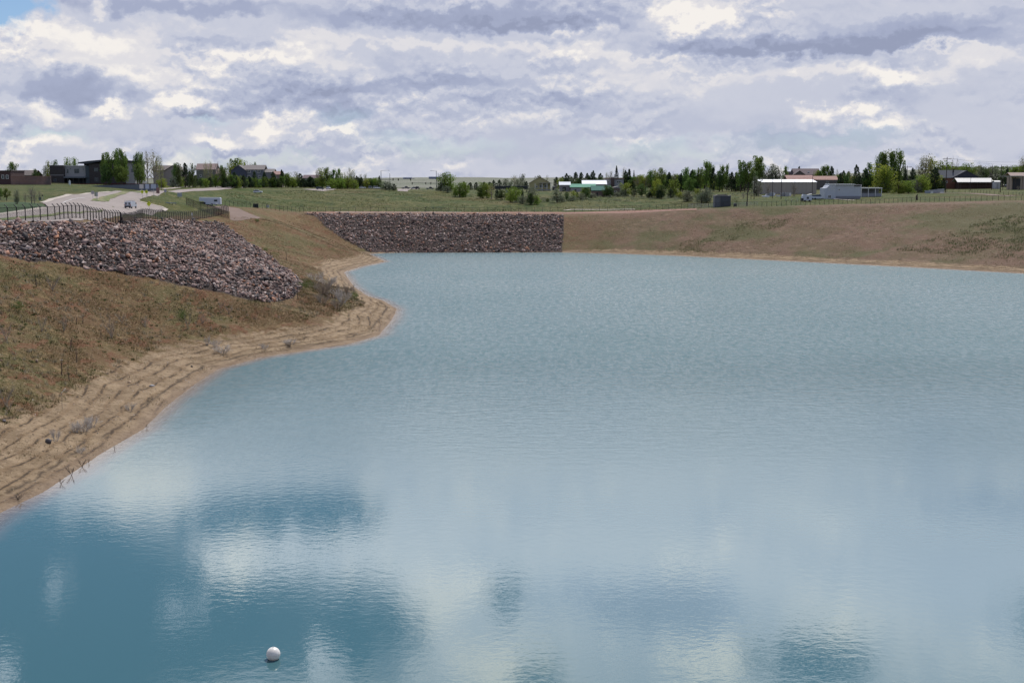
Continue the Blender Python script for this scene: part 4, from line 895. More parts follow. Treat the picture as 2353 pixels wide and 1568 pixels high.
MB().prism([(t.X(230), t.Z(426.0)+.01), (t.X(310), t.Z(423.8)+.01), (t.X(362), t.Z(423.5)+.01), (t.X(362), t.Z(423.0)), (t.X(310), t.Z(423.2)), (t.X(230), t.Z(425.4))], -.1, .6).build('coping', wmat('wall_coping', (.07, .05, .06)), t.t)
# houses on the left
def house(label, x0, x1, ye, yr, d, wall, roof, ax='x', dep=9, wins=(), pyb=430, extra=None, name='house'):
    B = Bld(name, label, x0, x1, yr, d, 'house', pyb=pyb)
    B.box('wall', B.X(x0), B.X(x1), 0, dep, -1, B.Z(ye), wmat('house_wall', wall)); wm = bpy.data.materials[-1] if False else None
    gm = B.t.children[0].data.materials[0] if B.t.children else wmat('gable_paint', wall)
    B.gable('roof', B.X(x0), B.X(x1), 0, dep, B.Z(ye), B.Z(yr), rmat('shingles', roof), .45, ax, gm)
    for w in wins: B.win(*w)
    if extra: extra(B)
    return B
house('tan gabled house just right of the tall poplars at the school', 381, 417, 391.5, 380.5, 500, (.27, .225, .205), (.13, .11, .10), 'y', 12, [(401.5, 394.5, 4.5, 5), (392, 417, 6, 6), (408, 417, 5, 6)], 427,
      lambda B: (B.box('side_wall', B.X(352), B.X(380.8), 1, 10, -1, B.Z(391.5), B.t.children[0].data.materials[0]), B.gable('side_roof', B.X(350), B.X(392), 1, 10.5, B.Z(391.5), B.Z(380.8), rmat('brown_shingles', (.15, .125, .115)))))
house('two storey gray green house with pinkish brown roof left of the blue one', 452, 496, 389, 376.5, 560, (.135, .135, .115), (.26, .19, .175), 'x', 9, [(457, 391, 3.5, 3), (484, 393.5, 9.5, 6), (462, 404, 4.5, 4.5), (476, 417, 9, 5)], 426.4,
      lambda B: (B.box('wing_wall', B.X(496.2), B.X(511), .5, 8, -1, B.Z(400), wmat('wing_paint', (.15, .12, .11))), B.gable('wing_roof', B.X(495), B.X(510), .5, 9, B.Z(400), B.Z(387.5), rmat('wing_shingles', (.27, .20, .18)), .2)))
house('slate blue two storey house with dark windows behind the round street trees', 532, 566, 392, 379.5, 600, (.060, .068, .095), (.15, .135, .13), 'y', 10, [], 427.3,
      lambda B: (B.box('front_wall', B.X(566.2), B.X(604), 1, 10, -1, B.Z(389.5), wmat('lit_blue_siding', (.12, .13, .15))), B.gable('front_roof', B.X(560), B.X(606), 1, 11, B.Z(389.5), B.Z(379.7), rmat('main_shingles', (.20, .175, .165)), .4),  # front siding lighter than the gable: its lit tone is in the colour
                 B.win(571.5, 394, 8, 6, 1), B.win(584.5, 392.5, 3.5, 3.5, 1), B.win(594, 394, 7, 6.5, 1), B.win(572, 406, 8, 6, 1), B.win(596, 406, 6, 6, 1), B.box('garage_wall', B.X(604.2), B.X(626), 2.5, 11, -1, B.Z(396), wmat('gray_siding', (.16, .16, .17))), B.gable('garage_roof', B.X(604), B.X(627), 2.5, 12, B.Z(396), B.Z(389), rmat('garage_shingles', (.19, .175, .17)), .3)))
house('small house with reddish roof half hidden in trees right of the blue house', 628, 646, 401, 394, 660, (.22, .17, .15), (.29, .18, .155), 'x', 9, [(634, 407, 4, 5)], 430)
house('low brown gabled house half hidden in trees further right', 697, 734, 409, 402.5, 690, (.19, .15, .14), (.14, .10, .11), 'x', 9, [(704, 413, 5, 4), (722, 413, 5, 4)], 430)
house('pale gray house corner right of the slate blue house', 611, 628, 394, 388.5, 640, (.28, .28, .30), (.2, .19, .19), 'x', 9, [(618, 400, 3, 6)], 427.2)
# distant buildings on the skyline
for x0, x1, yt, yb, lab in ((926, 945, 407, 411.5, 'gray low farm building on the skyline left of the second signal mast'), (985, 1008, 405.3, 411, 'taller bluish gray farm building on the skyline behind the signal mast')):
    B = Bld('farm_building', lab, x0, x1, yt, 3600); z0 = B.Z(yb)
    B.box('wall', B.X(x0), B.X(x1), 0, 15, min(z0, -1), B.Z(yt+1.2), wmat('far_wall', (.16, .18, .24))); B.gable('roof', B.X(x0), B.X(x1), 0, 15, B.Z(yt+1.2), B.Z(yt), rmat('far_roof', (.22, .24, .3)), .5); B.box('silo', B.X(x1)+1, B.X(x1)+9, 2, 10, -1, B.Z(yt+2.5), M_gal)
# right-hand group
B = Bld('yellow_house', 'pale yellow gabled house with a raised porch behind the bushes', 1215, 1267, 407, 800, 'house', pyb=442)
my = wmat('yellow_siding', (.33, .29, .15)); B.box('wall', B.X(1216), B.X(1264), 1.5, 12, -1, B.Z(420.5), my)
B.gable('roof', B.X(1216), B.X(1264), 1.5, 12, B.Z(420.5), B.Z(406.5), rmat('gray_shingles', (.18, .17, .15)), .6, 'y', my)
B.box('porch_roof', B.X(1238), B.X(1268), -2, 1.4, B.Z(421.6), B.Z(420.2), rmat('porch_shingles', (.22, .21, .19))); B.box('porch_deck', B.X(1228), B.X(1266), -2, 1.4, B.Z(437.5), B.Z(435.6), wmat('porch_paint', (.3, .3, .3)))
for x in (1229, 1245, 1256, 1265): B.box('post', B.X(x)-.15, B.X(x)+.15, -1.9, -1.6, -1, B.Z(421.7), M_trim)
for x, y, w, h in ((1233, 429, 4, 4), (1243, 428, 8, 7), (1254, 428, 8, 7)): B.win(x, y, w, h, 1.5)
B = Bld('long_shelter', 'long dark flat shelter roof on a pale pier behind the bright green willows', 1137, 1212, 427, 740, 'shelter', pyb=442)
B.box('roof', B.X(1137), B.X(1212), 0, 7, B.Z(434), B.Z(427.2), wmat('shelter_fascia', (.035, .038, .038))); B.box('pier', B.X(1162), B.X(1171), 1, 6, -2, B.Z(434.1), wmat('pier_concrete', (.26, .25, .27)))
for x in (1140, 1190, 1208): B.box('post', B.X(x), B.X(x)+.4, 1, 1.4, -2, B.Z(434), M_blk)
B = Bld('small_shed', 'tiny white roofed shed right of the yellow house', 1269, 1278, 427.5, 760, 'shed', pyb=437); B.box('wall', B.X(1269), B.X(1277.5), 0, 4, -1, B.Z(429.2), wmat('shed_dark', (.08, .08, .09))); B.box('roof', B.X(1268.5), B.X(1278.5), -.5, 4.5, B.Z(429), B.Z(427.6), M_trim); B.box('door', B.X(1271), B.X(1273.5), -.05, -.01, -1, B.Z(431), M_dkdoor)
def shed(name, label, x0, x1, ye, yr, d, wall, roof, dep=8, pyb=440, front_only=True, cat='barn', doors=()):
    B = Bld(name, label, x0, x1, yr, d, cat, pyb=pyb); B.box('wall', B.X(x0+2), B.X(x1-2), 0, dep, -1, B.Z(ye), wmat('barn_wall', wall))
    gm = B.t.children[0].data.materials[0] if B.t.children else None
    o = B.gable('roof', B.X(x0+2), B.X(x1-2), 0, dep, B.Z(ye), B.Z(yr), mat('sheet_roof', roof, .7, .04, .5, spec=.15), 2*B.s, 'x', gm)
    for x, w in doors: B.box('door', B.X(x), B.X(x+w), -.06, -.01, -1, B.Z(ye+5), M_dkdoor)
    return B
shed('barn', 'small barn with a white metal roof left of the green roofed one', 1284, 1311, 424.8, 418.5, 740, (.22, .20, .20), (.62, .64, .66), 8, 440, doors=[(1292, 8)])
shed('barn', 'gray barn with a pale green metal roof', 1309, 1369, 430.0, 423.3, 700, (.28, .26, .27), (.10, .26, .18), 8, 441, doors=[(1320, 4), (1345, 5)])
shed('barn', 'barn with a brilliant white metal roof above the green roofed barns', 1337, 1394, 423, 415, 745, (.13, .09, .085), (.82, .82, .83), 9, 440)
shed('barn', 'low barn with a dark teal roof and brown wall behind the olive bush', 1358, 1404, 437, 427.5, 690, (.17, .115, .10), (.02, .11, .09), 8, 452, doors=[(1370, 4)])
B = Bld('chimney_house', 'pale gray house with a wide dark brick chimney behind the barns', 1391, 1432, 409, 770, 'house', pyb=440)
B.box('wall', B.X(1391), B.X(1432), 0, 9, -1, B.Z(411), wmat('pale_gray_wall', (.27, .27, .29))); B.box('roof', B.X(1388), B.X(1434), -1, 10, B.Z(411), B.Z(409.2), rmat('reddish_roof', (.2, .12, .11))); B.box('chimney', B.X(1403), B.X(1410.5), -1.4, -.1, -1, B.Z(407.5), wmat('chimney_brick', (.08, .055, .05)))
B.win(1397, 418, 5, 5); B.win(1421, 418, 10, 5)
B = Bld('low_house', 'low brown house with a shallow pale roof right of the teal roofed barn', 1402, 1440, 428, 700, 'house', pyb=450)
B.box('wall', B.X(1404), B.X(1424), 0, 8, -1, B.Z(432), wmat('low_wall', (.17, .13, .11))); B.gable('roof', B.X(1402), B.X(1440), 0, 8, B.Z(433), B.Z(428.5), rmat('low_roof', (.25, .23, .19)), .3, 'y'); B.win(1414, 440, 5, 4)
B = Bld('warehouse', 'large beige metal warehouse with a bright white roof edge behind bare poles', 1746, 1875.5, 412.8, 675, 'warehouse', pyb=452)
mw = mat('beige_sheet_metal', (.31, .27, .235), .6, .06, .4); B.box('wall', B.X(1746.5), B.X(1875), 0, 20, -1, B.Z(418.8), mw)
pr = [(-.5, B.Z(419)), (10, B.Z(412.9)), (20.5, B.Z(419)), (20.5, B.Z(419)+.2), (10, B.Z(412.7)+.1), (-.5, B.Z(419)+.2)]
MB().prismx(pr, B.X(1745.8), B.X(1875.8)).build('roof', mat('white_sheet_roof', (.82, .82, .82), .4, .03, .5, spec=.5), B.t); MB().prismx([(0, B.Z(418.8)), (20, B.Z(418.8)), (10, B.Z(413.2))], B.X(1746.5), B.X(1875)).build('gable_wall', mw, B.t)
for x in range(1753, 1872, 9): B.box('wall_rib', B.X(x), B.X(x)+.12, -.08, -.005, -1, B.Z(419.2), mw)
B.box('door', B.X(1760), B.X(1766), -.1, -.01, -1, B.Z(441), wmat('warehouse_door', (.24, .22, .2)))
B = Bld('ranch_house', 'long low house with a salmon red roof behind the warehouse', 1806, 1924, 403, 760, 'house', pyb=440)
B.box('wall', B.X(1810), B.X(1922), 0, 10, -1, B.Z(413.5), wmat('ranch_wall', (.11, .10, .095))); B.gable('roof', B.X(1808), B.X(1868), 0, 10, B.Z(412.5), B.Z(403.2), rmat('salmon_roof', (.33, .20, .17)), .3); B.gable('wing_roof', B.X(1868), B.X(1924), 1, 9, B.Z(413.2), B.Z(405.2), rmat('salmon_shingles', (.35, .22, .18)), .3); B.win(1900, 420, 6, 5)
B = Bld('hilltop_house', 'dark brown roofed house standing highest above the salmon roof', 1808, 1886, 387.5, 860, 'house', pyb=430)
B.box('wall', B.X(1822), B.X(1884), 0, 12, -1, B.Z(401), wmat('hill_wall', (.14, .11, .11))); B.gable('roof', B.X(1824), B.X(1884), 0, 14, B.Z(402), B.Z(387.8), rmat('plum_roof', (.125, .095, .10)), .3); B.gable('porch_roof', B.X(1819), B.X(1846), -4, 5, B.Z(402), B.Z(392.5), rmat('gable_roof', (.11, .09, .09)), .3, 'y', wmat('gable_brown', (.12, .095, .085))); B.box('side_roof', B.X(1809), B.X(1822), 1, 10, B.Z(403), B.Z(394), rmat('side_plum', (.13, .10, .105))); B.box('skylight', B.X(1856), B.X(1860), 2.3, 2.7, B.Z(396), B.Z(393.5), M_trim)
B = Bld('white_house', 'white flat roofed house with slim windows above the right bank', 1892, 1978, 423, 600, 'house', pyb=457)
mw = wmat('white_wall', (.40, .42, .46), .04)
MB().prism([(B.X(1895), -1), (B.X(1920), -1), (B.X(1920), B.Z(424)), (B.X(1907), B.Z(424)), (B.X(1902), B.Z(428.5)), (B.X(1900), B.Z(431.5)), (B.X(1894), B.Z(432.5))], -.3, 9).build('entry_wall', mw, B.t)
B.box('wall', B.X(1920), B.X(1962), .3, 9, -1, B.Z(424.5), mw); B.box('low_wall', B.X(1962), B.X(1978), .6, 8, -1, B.Z(427.5), mw); B.box('roof', B.X(1905.5), B.X(1963), -.7, 9.4, B.Z(424.4), B.Z(422.6), mat('white_roof_edge', (.66, .66, .66), .5, .03)); B.box('dark_fascia', B.X(1963), B.X(1977), .1, 8, B.Z(427.5), B.Z(425), M_dkdoor)
for x in (1904, 1910, 1915.5): B.win(x, 433, 1.6, 8, -.3)
for x, y, w, h in ((1928, 436, 3.5, 4), (1906, 452, 7, 7)): B.win(x, y, w, h, .3 if x > 1920 else -.3)
B.box('foundation', B.X(1921), B.X(1977), .1, .28, -1, B.Z(450.5), wmat('foundation', (.2, .2, .22)))
B = Bld('carport', 'gray open carport wing at the right end of the white house', 1977, 2026, 424, 612, 'carport', pyb=452)
B.box('roof', B.X(1976), B.X(2026), -.6, 7, B.Z(433), B.Z(431), M_trim); B.box('back_wall', B.X(1978), B.X(2025), 5, 5.3, -1, B.Z(433), wmat('carport_gray', (.17, .17, .18))); B.box('upper_roof', B.X(1962), B.X(1988), 7.1, 12, B.Z(431), B.Z(424.3), wmat('upper_gray', (.33, .30, .31)))
for x in (1978, 1994, 2010, 2024.2): B.box('post', B.X(x), B.X(x)+.25, -.4, -.15, -1, B.Z(433), M_trim)
B.box('half_wall', B.X(1978), B.X(2025), 0, .15, -1, B.Z(444), wmat('carport_wall', (.24, .24, .26)))
B = Bld('box_shed', 'dark gray metal box shed standing on the crest left of the utility poles', 1643, 1679, 449.5, 556, 'shed', pyb=475)
B.box('wall', B.X(1643), B.X(1657), .4, 5, -1, B.Z(450.5), wmat('gray_panel', (.115, .12, .13))); B.box('front_panel', B.X(1657.1), B.X(1679), 0, 5, -1, B.Z(450.5), wmat('dark_panel', (.06, .065, .075))); B.box('roof', B.X(1642.5), B.X(1679.5), -.2, 5.2, B.Z(450.5), B.Z(449.3), wmat('panel_roof', (.2, .2, .21)))
MB().prism([(B.X(1645), B.Z(449.3)), (B.X(1674), B.Z(449.3)), (B.X(1668), B.Z(446.5)), (B.X(1650), B.Z(447))], 1, 4).build('tarp', wmat('brown_tarp', (.13, .12, .09)), B.t)
B = Bld('brick_house', 'red brick house with a charcoal gabled roof behind the tallest pole', 2160, 2246, 391, 640, 'house', pyb=434)
mbk = mat('red_brick', (.17, .075, .05), .9, .15, 2); B.box('wall', B.X(2163), B.X(2206), 1, 11, -1, B.Z(408), mbk)
B.box('wall_right', B.X(2206.2), B.X(2244), 1.2, 11, -1, B.Z(408), wmat('dark_siding', (.04, .04, .05)))
B.gable('front_roof', B.X(2187), B.X(2246), -1, 8, B.Z(408), B.Z(392.5), rmat('charcoal_shingles', (.045, .048, .06)), .4, 'y', wmat('charcoal_gable', (.032, .034, .045)))
B.gable('roof', B.X(2162), B.X(2214), 1, 11, B.Z(408), B.Z(391.5), rmat('slate_shingles', (.075, .08, .095)), .4); B.box('chimney', B.X(2193), B.X(2195), 4, 5, B.Z(396), B.Z(389), M_blk); B.win(2175, 418, 5, 5, 1)
B = Bld('open_barn', 'long dark brown barn with a pale gray metal roof at the right', 2198, 2284, 409, 610, 'barn', pyb=434)
B.box('wall', B.X(2206), B.X(2282), 2, 9, -1, B.Z(418.5), mat('dark_boards', (.05, .028, .022), .9, .2, 1)); MB().prismx([(0, B.Z(419.2)), (5, B.Z(409.6)), (9.4, B.Z(418)), (9.4, B.Z(418)+.2), (5, B.Z(409.3)+.1), (0, B.Z(419.2)+.25)], B.X(2199), B.X(2282.5)).build('roof', mat('gray_sheet_roof', (.40, .39, .38), .5, .05, .5), B.t)
for x in (2207, 2226, 2245, 2264, 2280): B.box('post', B.X(x), B.X(x)+.25, .3, .55, -1, B.Z(419.2), M_brn)
B = Bld('white_shed', 'small white shed right of the long brown barn', 2284, 2298, 416, 615, 'shed', pyb=434); B.box('wall', B.X(2285), B.X(2297), 0, 4, -1, B.Z(418), wmat('white_boards', (.42, .42, .43))); B.gable('roof', B.X(2284.5), B.X(2297.5), 0, 4, B.Z(418), B.Z(415.8), M_trim, .2); B.box('door', B.X(2289), B.X(2293), -.05, -.01, -1, B.Z(422), wmat('shed_door', (.3, .3, .3)))
B = Bld('tan_house', 'tan roofed house with a dark open garage at the right edge', 2300, 2380, 397, 600, 'house', pyb=436)
B.box('wall', B.X(2328), B.X(2380), 3, 10, -1, B.Z(404.5), wmat('tan_wall', (.33, .26, .2))); B.gable('roof', B.X(2326), B.X(2400), 3, 12, B.Z(404.5), B.Z(397), rmat('tan_shingles', (.30, .23, .2)), .4); B.box('awning', B.X(2300), B.X(2346), -1, 3, B.Z(406), B.Z(403.8), wmat('awning', (.25, .24, .2)))
B.box('garage_dark_sheet', B.X(2330), B.X(2348), 2.9, 2.98, -1, B.Z(410), M_dkdoor)  # flat dark sheet painted for the shaded inside of the open garage
for x in (2302, 2316, 2330, 2346): B.box('post', B.X(x), B.X(x)+.2, -.8, -.6, -1, B.Z(406), M_brn)
B = Bld('stacked_panels', 'row of leaning gray metal panels left of the tallest pole', 2125, 2172, 433, 640, 'panels', pyb=444)
for i, (a, b, zt) in enumerate(((2125, 2137, 437), (2135, 2145, 436), (2145, 2156, 435), (2155, 2171, 433.5))): MB().prism([(B.X(a), -.5), (B.X(b)-.1, -.5), (B.X(b)-.1, B.Z(zt)), (B.X(a), B.Z(zt+.8))], i*.3, i*.3+.15).build('panel', wmat('panel_gray', (.26+.03*(i % 2), .27+.03*(i % 2), .29)), B.t)
B.box('white_base', B.X(2137), B.X(2143), -.8, -.2, -.5, B.Z(440.5), M_trim); B.box('white_base', B.X(2159), B.X(2168), -.8, -.2, -.5, B.Z(441), M_trim)

# ---- vehicles
M_tyre = mat('tyre_rubber', (.02, .02, .02), .8, .1); M_rim = mat('wheel_rim', (.4, .4, .42), .35, .05, metal=.6); M_tail = mat('tail_lamp', (.35, .02, .015), .3, .05); M_lampg = mat('head_lamp', (.7, .7, .68), .15, .05, spec=.6)
def wheel(parent, x, y, r, w=.24):
    o = MB().tube([(x, y-w/2, r), (x, y+w/2, r)], r, 16).build('wheel', M_tyre, parent, smooth=False)
    MB().tube([(x, y-w/2-.01, r), (x, y+w/2+.01, r)], r*.58, 12).build('rim', M_rim, o)
def car(px, py, label, col, kind='sedan', rot=0, d=None, group='cars on the far road', name='parked_car', sc=1):
    p = ground(px, d) if d else hit(px, py)
    t = thing(name, label, 'car', p+Vector((0, 0, .12)), rot, group); t.scale = (sc, sc, sc)
    Lb, Hb, Wd = (4.6, .62, 1.8); m = mat('car_paint', col, .3, .03, 1, spec=.6)
    body = [(-2.3, .35), (-2.3, .75), (-2.2, .88), (-1.2, .95), (1.6, .95), (2.25, .85), (2.3, .6), (2.28, .35)]
    if kind == 'suv': body = [(-2.3, .4), (-2.32, .95), (-2.2, 1.08), (1.2, 1.05), (2.15, .98), (2.3, .8), (2.3, .4)]
    if kind == 'pickup': body = [(-2.6, .45), (-2.65, 1.0), (-.6, 1.02), (1.3, 1.05), (2.35, 1.0), (2.5, .8), (2.5, .45)]
    MB().prism(body, -.9, .9).build('body', m, t, bevel=.07)
    if kind == 'sedan': cab = [(-1.75, .94), (-1.1, 1.42), (.35, 1.44), (1.25, .94)]
    elif kind == 'suv': cab = [(-2.2, 1.07), (-1.95, 1.68), (.3, 1.70), (1.15, 1.05)]
    else: cab = [(-.65, 1.03), (-.5, 1.75), (.75, 1.75), (1.35, 1.04)]
    zt = max(c[1] for c in cab); c0 = [(x, min(z, zt-.1)) for x, z in cab]
    MB().prism(c0, -.80, .80).build('glass', M_glass, t, bevel=.03); xs = [c[0] for c in cab if c[1] > zt-.1]
    MB().box(min(xs)-.03, max(xs)+.03, -.78, .78, zt-.12, zt).build('roof', m, t, bevel=.03)
    for x in ((-1.45, 1.45) if kind != 'pickup' else (-1.7, 1.6)):
        for y in (-.82, .82): wheel(t, x, y, .33)
    for y in (-.65, .65):
        MB().box(body[-1][0]-.04, body[-1][0]+.03, y-.15, y+.15, .62, .76).build('headlight', M_lampg, t); MB().box(body[0][0]-.04, body[0][0]+.02, y-.14, y+.14, .68, .85).build('taillight', M_tail, t)
    return t
car(592, 427, 'white suv driving on the parkway crest in front of the houses', (.68, .69, .72), 'suv', .05, name='car', d=640)
W3 = [(190, 585, (.02, .03, .05), 'suv', 'dark car with a glinting window on the pavement left of the white van'), (318, 576, (.68, .68, .70), 'suv', 'white van shaped car facing us beside the tree trunk'), (527, 570, (.07, .09, .09), 'sedan', 'dark sedan just above the green mound'),
      (820, 578, (.72, .72, .72), 'sedan', 'white sedan, left one of the bright cars past the trees'), (942, 574, (.25, .28, .30), 'suv', 'silver car between the two bright white ones'), (1035, 580, (.75, .75, .76), 'suv', 'bright white suv left of the tall lamp mast'),
      (1472, 576, (.16, .14, .15), 'pickup', 'gray pickup truck on the road below the signals'), (1600, 574, (.35, .34, .35), 'sedan', 'pale gray sedan left of the dark one on the signal road'), (1648, 577, (.025, .025, .035), 'suv', 'nearly black suv on the signal road'), (1835, 572, (.10, .10, .11), 'pickup', 'dark gray truck behind the mound near the right signal mast')]
for i, (x, y, c, k, lab) in enumerate(W3):
    car(cx(3, x), cy(3, y), lab, c, k, (.1, 1.5, .2, .15, 1.5, .9, .3, .2, 1.4, .1)[i], d=(700, 712, 735, 740, 745, 740, 790, 790, 788, 800)[i], name='car')
# white utility truck seen from behind
p = hit(cx(1, 1735), cy(1, 914)); t = thing('utility_truck', 'white utility truck with roof racks driving away beyond the near fence', 'truck', p+Vector((0, 0, .12)))
mtr = mat('white_truck_paint', (.50, .52, .56), .35, .03, 1, spec=.5)
MB().box(-1.02, 1.02, 0, 4.2, .55, 1.95).build('body', mtr, t, bevel=.06); MB().prismx([(3.2, 1.9), (3.25, 2.25), (4.6, 2.2), (5.4, 1.35), (6.2, 1.25), (6.25, .5), (4.1, .5), (4.1, 1.9)], -.98, .98).build('cab', mtr, t, bevel=.05)
MB().box(-.95, .95, .02, 4.0, 1.95, 2.15).build('body_top', mtr, t, bevel=.05)
for x in (-.5, .5): MB().box(x-.2, x+.2, -.03, .01, 1.15, 1.85).build('rear_window', M_glass, t, bevel=.02)
MB().box(-1.0, 1.0, -.25, 0, .42, .62).build('bumper', M_blk, t, bevel=.03); MB().box(-.95, .95, -.02, .0, .62, .95).build('tailgate', wmat('tailgate_dark', (.08, .08, .09)), t)
r_ = MB()
for y in (.3, 2, 3.7): r_.bar((-1, y, 2.45), (1, y, 2.45), .05).bar((-.95, y, 2.1), (-.95, y, 2.47), .05).bar((.95, y, 2.1), (.95, y, 2.47), .05)
for x in (-.8, -.35, .3, .75): r_.bar((x, 0, 2.5), (x, 4.4, 2.5), .06)
r_.build('ladder_rack', M_gal, t)
for x in (-1.2, 1.2): MB().box(x-.14, x+.14, 4.5, 4.62, 1.35, 1.75).build('mirror', M_blk, t, bevel=.02)
for x in (-.93, .93):
    for y in (.9, 5.1): o = MB().tube([(x-.13, y, .38), (x+.13, y, .38)], .38, 16).build('wheel', M_tyre, t); MB().tube([(x-.14, y, .38), (x+.14, y, .38)], .2, 12).build('rim', M_rim, o)
for x in (-.9, .9): MB().box(x-.09, x+.09, -.03, .0, 1.0, 1.35).build('taillight', M_tail, t)
# white gooseneck horse trailer
x0, x1 = 457.5, 506; g = hit(482, 472.2); s = g.y/F; t = thing('horse_trailer', 'white gooseneck horse trailer parked behind the brown slatted fence', 'trailer', g); w = (x1-x0)*s; hh = 18.4*s
mw = mat('shaded_white_paint', (.47, .49, .56), .4, .03, 1, spec=.5); X0 = -w/2  # white sides toned blue gray: their shade is put into the colour
MB().prism([(X0, hh*.55), (X0+w*.22, hh*.52), (X0+w*.27, .45), (X0+w, .45), (X0+w, hh*.93), (X0+w*.96, hh*.97), (X0+.1, hh*.985), (X0, hh*.9)], 0, 2.3).build('body', mw, t, bevel=.06)
MB().prism([(X0+.05, hh*.985), (X0+w*.97, hh*.972), (X0+w*.97, hh*.99), (X0+.05, hh*1.01)], -.03, 2.33).build('roof', mat('trailer_roof', (.8, .8, .82), .4, .03), t)
MB().box(X0+w*.70, X0+w*.86, -.04, -.005, hh*.50, hh*.72).build('window', M_glass, t, bevel=.02); MB().box(X0+w*.17, X0+w*.30, -.03, 2.0, .3, hh*.42).build('tack_box', M_dkdoor, t); MB().bar((X0+w*.12, 1.1, hh*.5), (X0+w*.12, 1.1, .5), .14).build('gooseneck', M_blk, t)
for f in (.60, .79): o = MB().tube([(X0+w*f, -.12, .42), (X0+w*f, .1, .42)], .42, 16).build('wheel', M_tyre, t); MB().tube([(X0+w*f, -.14, .42), (X0+w*f, .1, .42)], .22, 12).build('rim', M_rim, o)
MB().prism([(X0+w*.76, .5), (X0+w*.90, .5), (X0+w*.88, 1.05), (X0+w*.78, 1.05)], -.2, -.01).build('fender', mat('fender_white', (.75, .75, .75), .4, .03), t, bevel=.02)
# camper and dark truck on the right
g = hit(cx(6, 1500), cy(6, 744)); s = g.y/F; t = thing('camper', 'small white camper standing right of the corral fence', 'camper', g)
MB().prism([(0*s, .5), (22*s, .5), (22*s, 15*s), (2*s, 17*s), (0, 12*s)], 0, 2.3).build('body', mw, t, bevel=.05)
MB().prism([(1*s, 12.5*s), (22*s, 17*s), (22*s, 18*s), (0, 13.5*s)], -.1, 2.4).build('roof', M_trim, t); MB().box(-2*s, 3*s, -.05, 2.0, .3, 8*s).build('front_box', M_dkdoor, t); MB().box(10*s, 15*s, -.04, -.005, 6*s, 11*s).build('window', M_glass, t)
for x in (6*s, 16*s): MB().tube([(x, -.1, .4), (x, .15, .4)], .4, 14).build('wheel', M_tyre, t)
g = hit(cx(6, 1620), cy(6, 716)); s = g.y/F; t = thing('boat_trailer', 'white boat on a trailer under a slate blue cover, left of the white house', 'boat', g+Vector((0, 0, .2)))
MB().prism([(-12*s, .8), (-9*s, .3), (22*s, .3), (24*s, 6*s), (-14*s, 6.5*s)], 0, 2.4).build('hull', mw, t, bevel=.05); MB().prism([(-14*s, 6.6*s), (24*s, 6.1*s), (20*s, 11*s), (-12*s, 8*s)], .1, 2.3).build('cover', wmat('slate_cover', (.08, .095, .13)), t); MB().box(-16*s, 28*s, .2, 2.2, .05, .28).build('trailer_frame', M_blk, t)
for x in (2*s, 9*s): MB().tube([(x, -.1, .25), (x, .15, .25)], .4, 14).build('wheel', M_tyre, t)
# junk by the warehouse
for x, yb, w, h, c, lab in ((1017, 682, 105, 22, (.62, .63, .66), 'long low white skiff on the junk heap'), (1035, 668, 40, 30, (.45, .46, .5), 'upturned pale dinghy behind the white skiff'), (1090, 672, 60, 50, (.28, .30, .34), 'gray blue crate heap at the middle of the junk'), (1130, 665, 26, 40, (.68, .68, .70), 'bright white drum shaped tank in the junk'),
                         (1185, 676, 50, 18, (.6, .6, .62), 'low white slab right of the tank'), (1250, 672, 70, 48, (.30, .29, .29), 'pale gray container right of the middle pole'), (1300, 674, 50, 50, (.33, .32, .32), 'narrow gray container next to the last one'), (1340, 668, 30, 44, (.66, .64, .66), 'white upright locker at the right end of the junk')):
    g = hit(cx(6, x), cy(6, yb)); s = g.y/F; w_, h_ = w/5.78*s, h/5.78*s; t = thing('scrap_item', lab, 'scrap', g, 0, 'junk in front of the warehouse'); m = wmat('scrap_paint', c)
    if w > 90 or 'dinghy' in lab: MB().prism([(-w_/2, h_*.6), (-w_*.35, 0), (w_*.4, 0), (w_/2, h_*.7), (w_*.1, h_), (-w_*.2, h_*.75)], 0, 1.8).build('hull', m, t, bevel=.05); MB().box(-w_*.2, w_*.25, .3, 1.5, h_*.6, h_*.85).build('thwart', M_gal, t)
    else:
        MB().box(-w_/2, w_/2, 0, 1.8, 0, h_*.9).build('body', m, t, bevel=.08); MB().box(-w_/2-.06, w_/2+.06, -.06, 1.86, h_*.9, h_).build('lid', M_gal, t, bevel=.02)
# tractor-like dark machines under the right edge
for x, w, lab in ((2120, 70, 'dark machine with two pale round lamps under the awning'), (2200, 50, 'small dark trailer left of the glinting car'), (2290, 110, 'black car glinting in the open garage at the right edge')):
    car(cx(7, x), cy(7, 552), lab, (.015, .018, .03), 'pickup' if w < 100 else 'suv', .2, group='dark vehicles at the tan house')

# ---- poles, signals, signs
M_wood = mat('pole_wood', (.045, .032, .028), .9, .2, 2)
def pole(px, yb, yt, d=None, arms=(), label='', rpx=.7, m=M_wood, name='utility_pole', grp='wooden utility poles on the right'):
    g = ground(px, d) if d else hit(px, yb); s = g.y/F; top = at_d(px, yt, g.y).z-g.z
    t = thing(name, label, 'pole', g, 0, grp); MB().tube([(0, 0, -.5), (0, 0, top)], [rpx*s, rpx*s*.7], 8).build('post', m, t)
    for yy, w in arms:
        z = at_d(px, yy, g.y).z-g.z; MB().box(-w/2*s, w/2*s, -.16, -.02+0, z-.12, z+.12).build('crossarm', m, t)
        for f in (-.48, -.3, .3, .48): MB().tube([(w*f*s, -.09, z+.1), (w*f*s, -.09, z+.4)], .09, 8).build('insulator', M_gal, t)
    return t, g, top
pole(1716, 473, 431, label='thick short dark pole right of the dark box shed', rpx=1.3)
pole(1725, 457, 436, label='thin short pole just right of the thick one', rpx=.6)
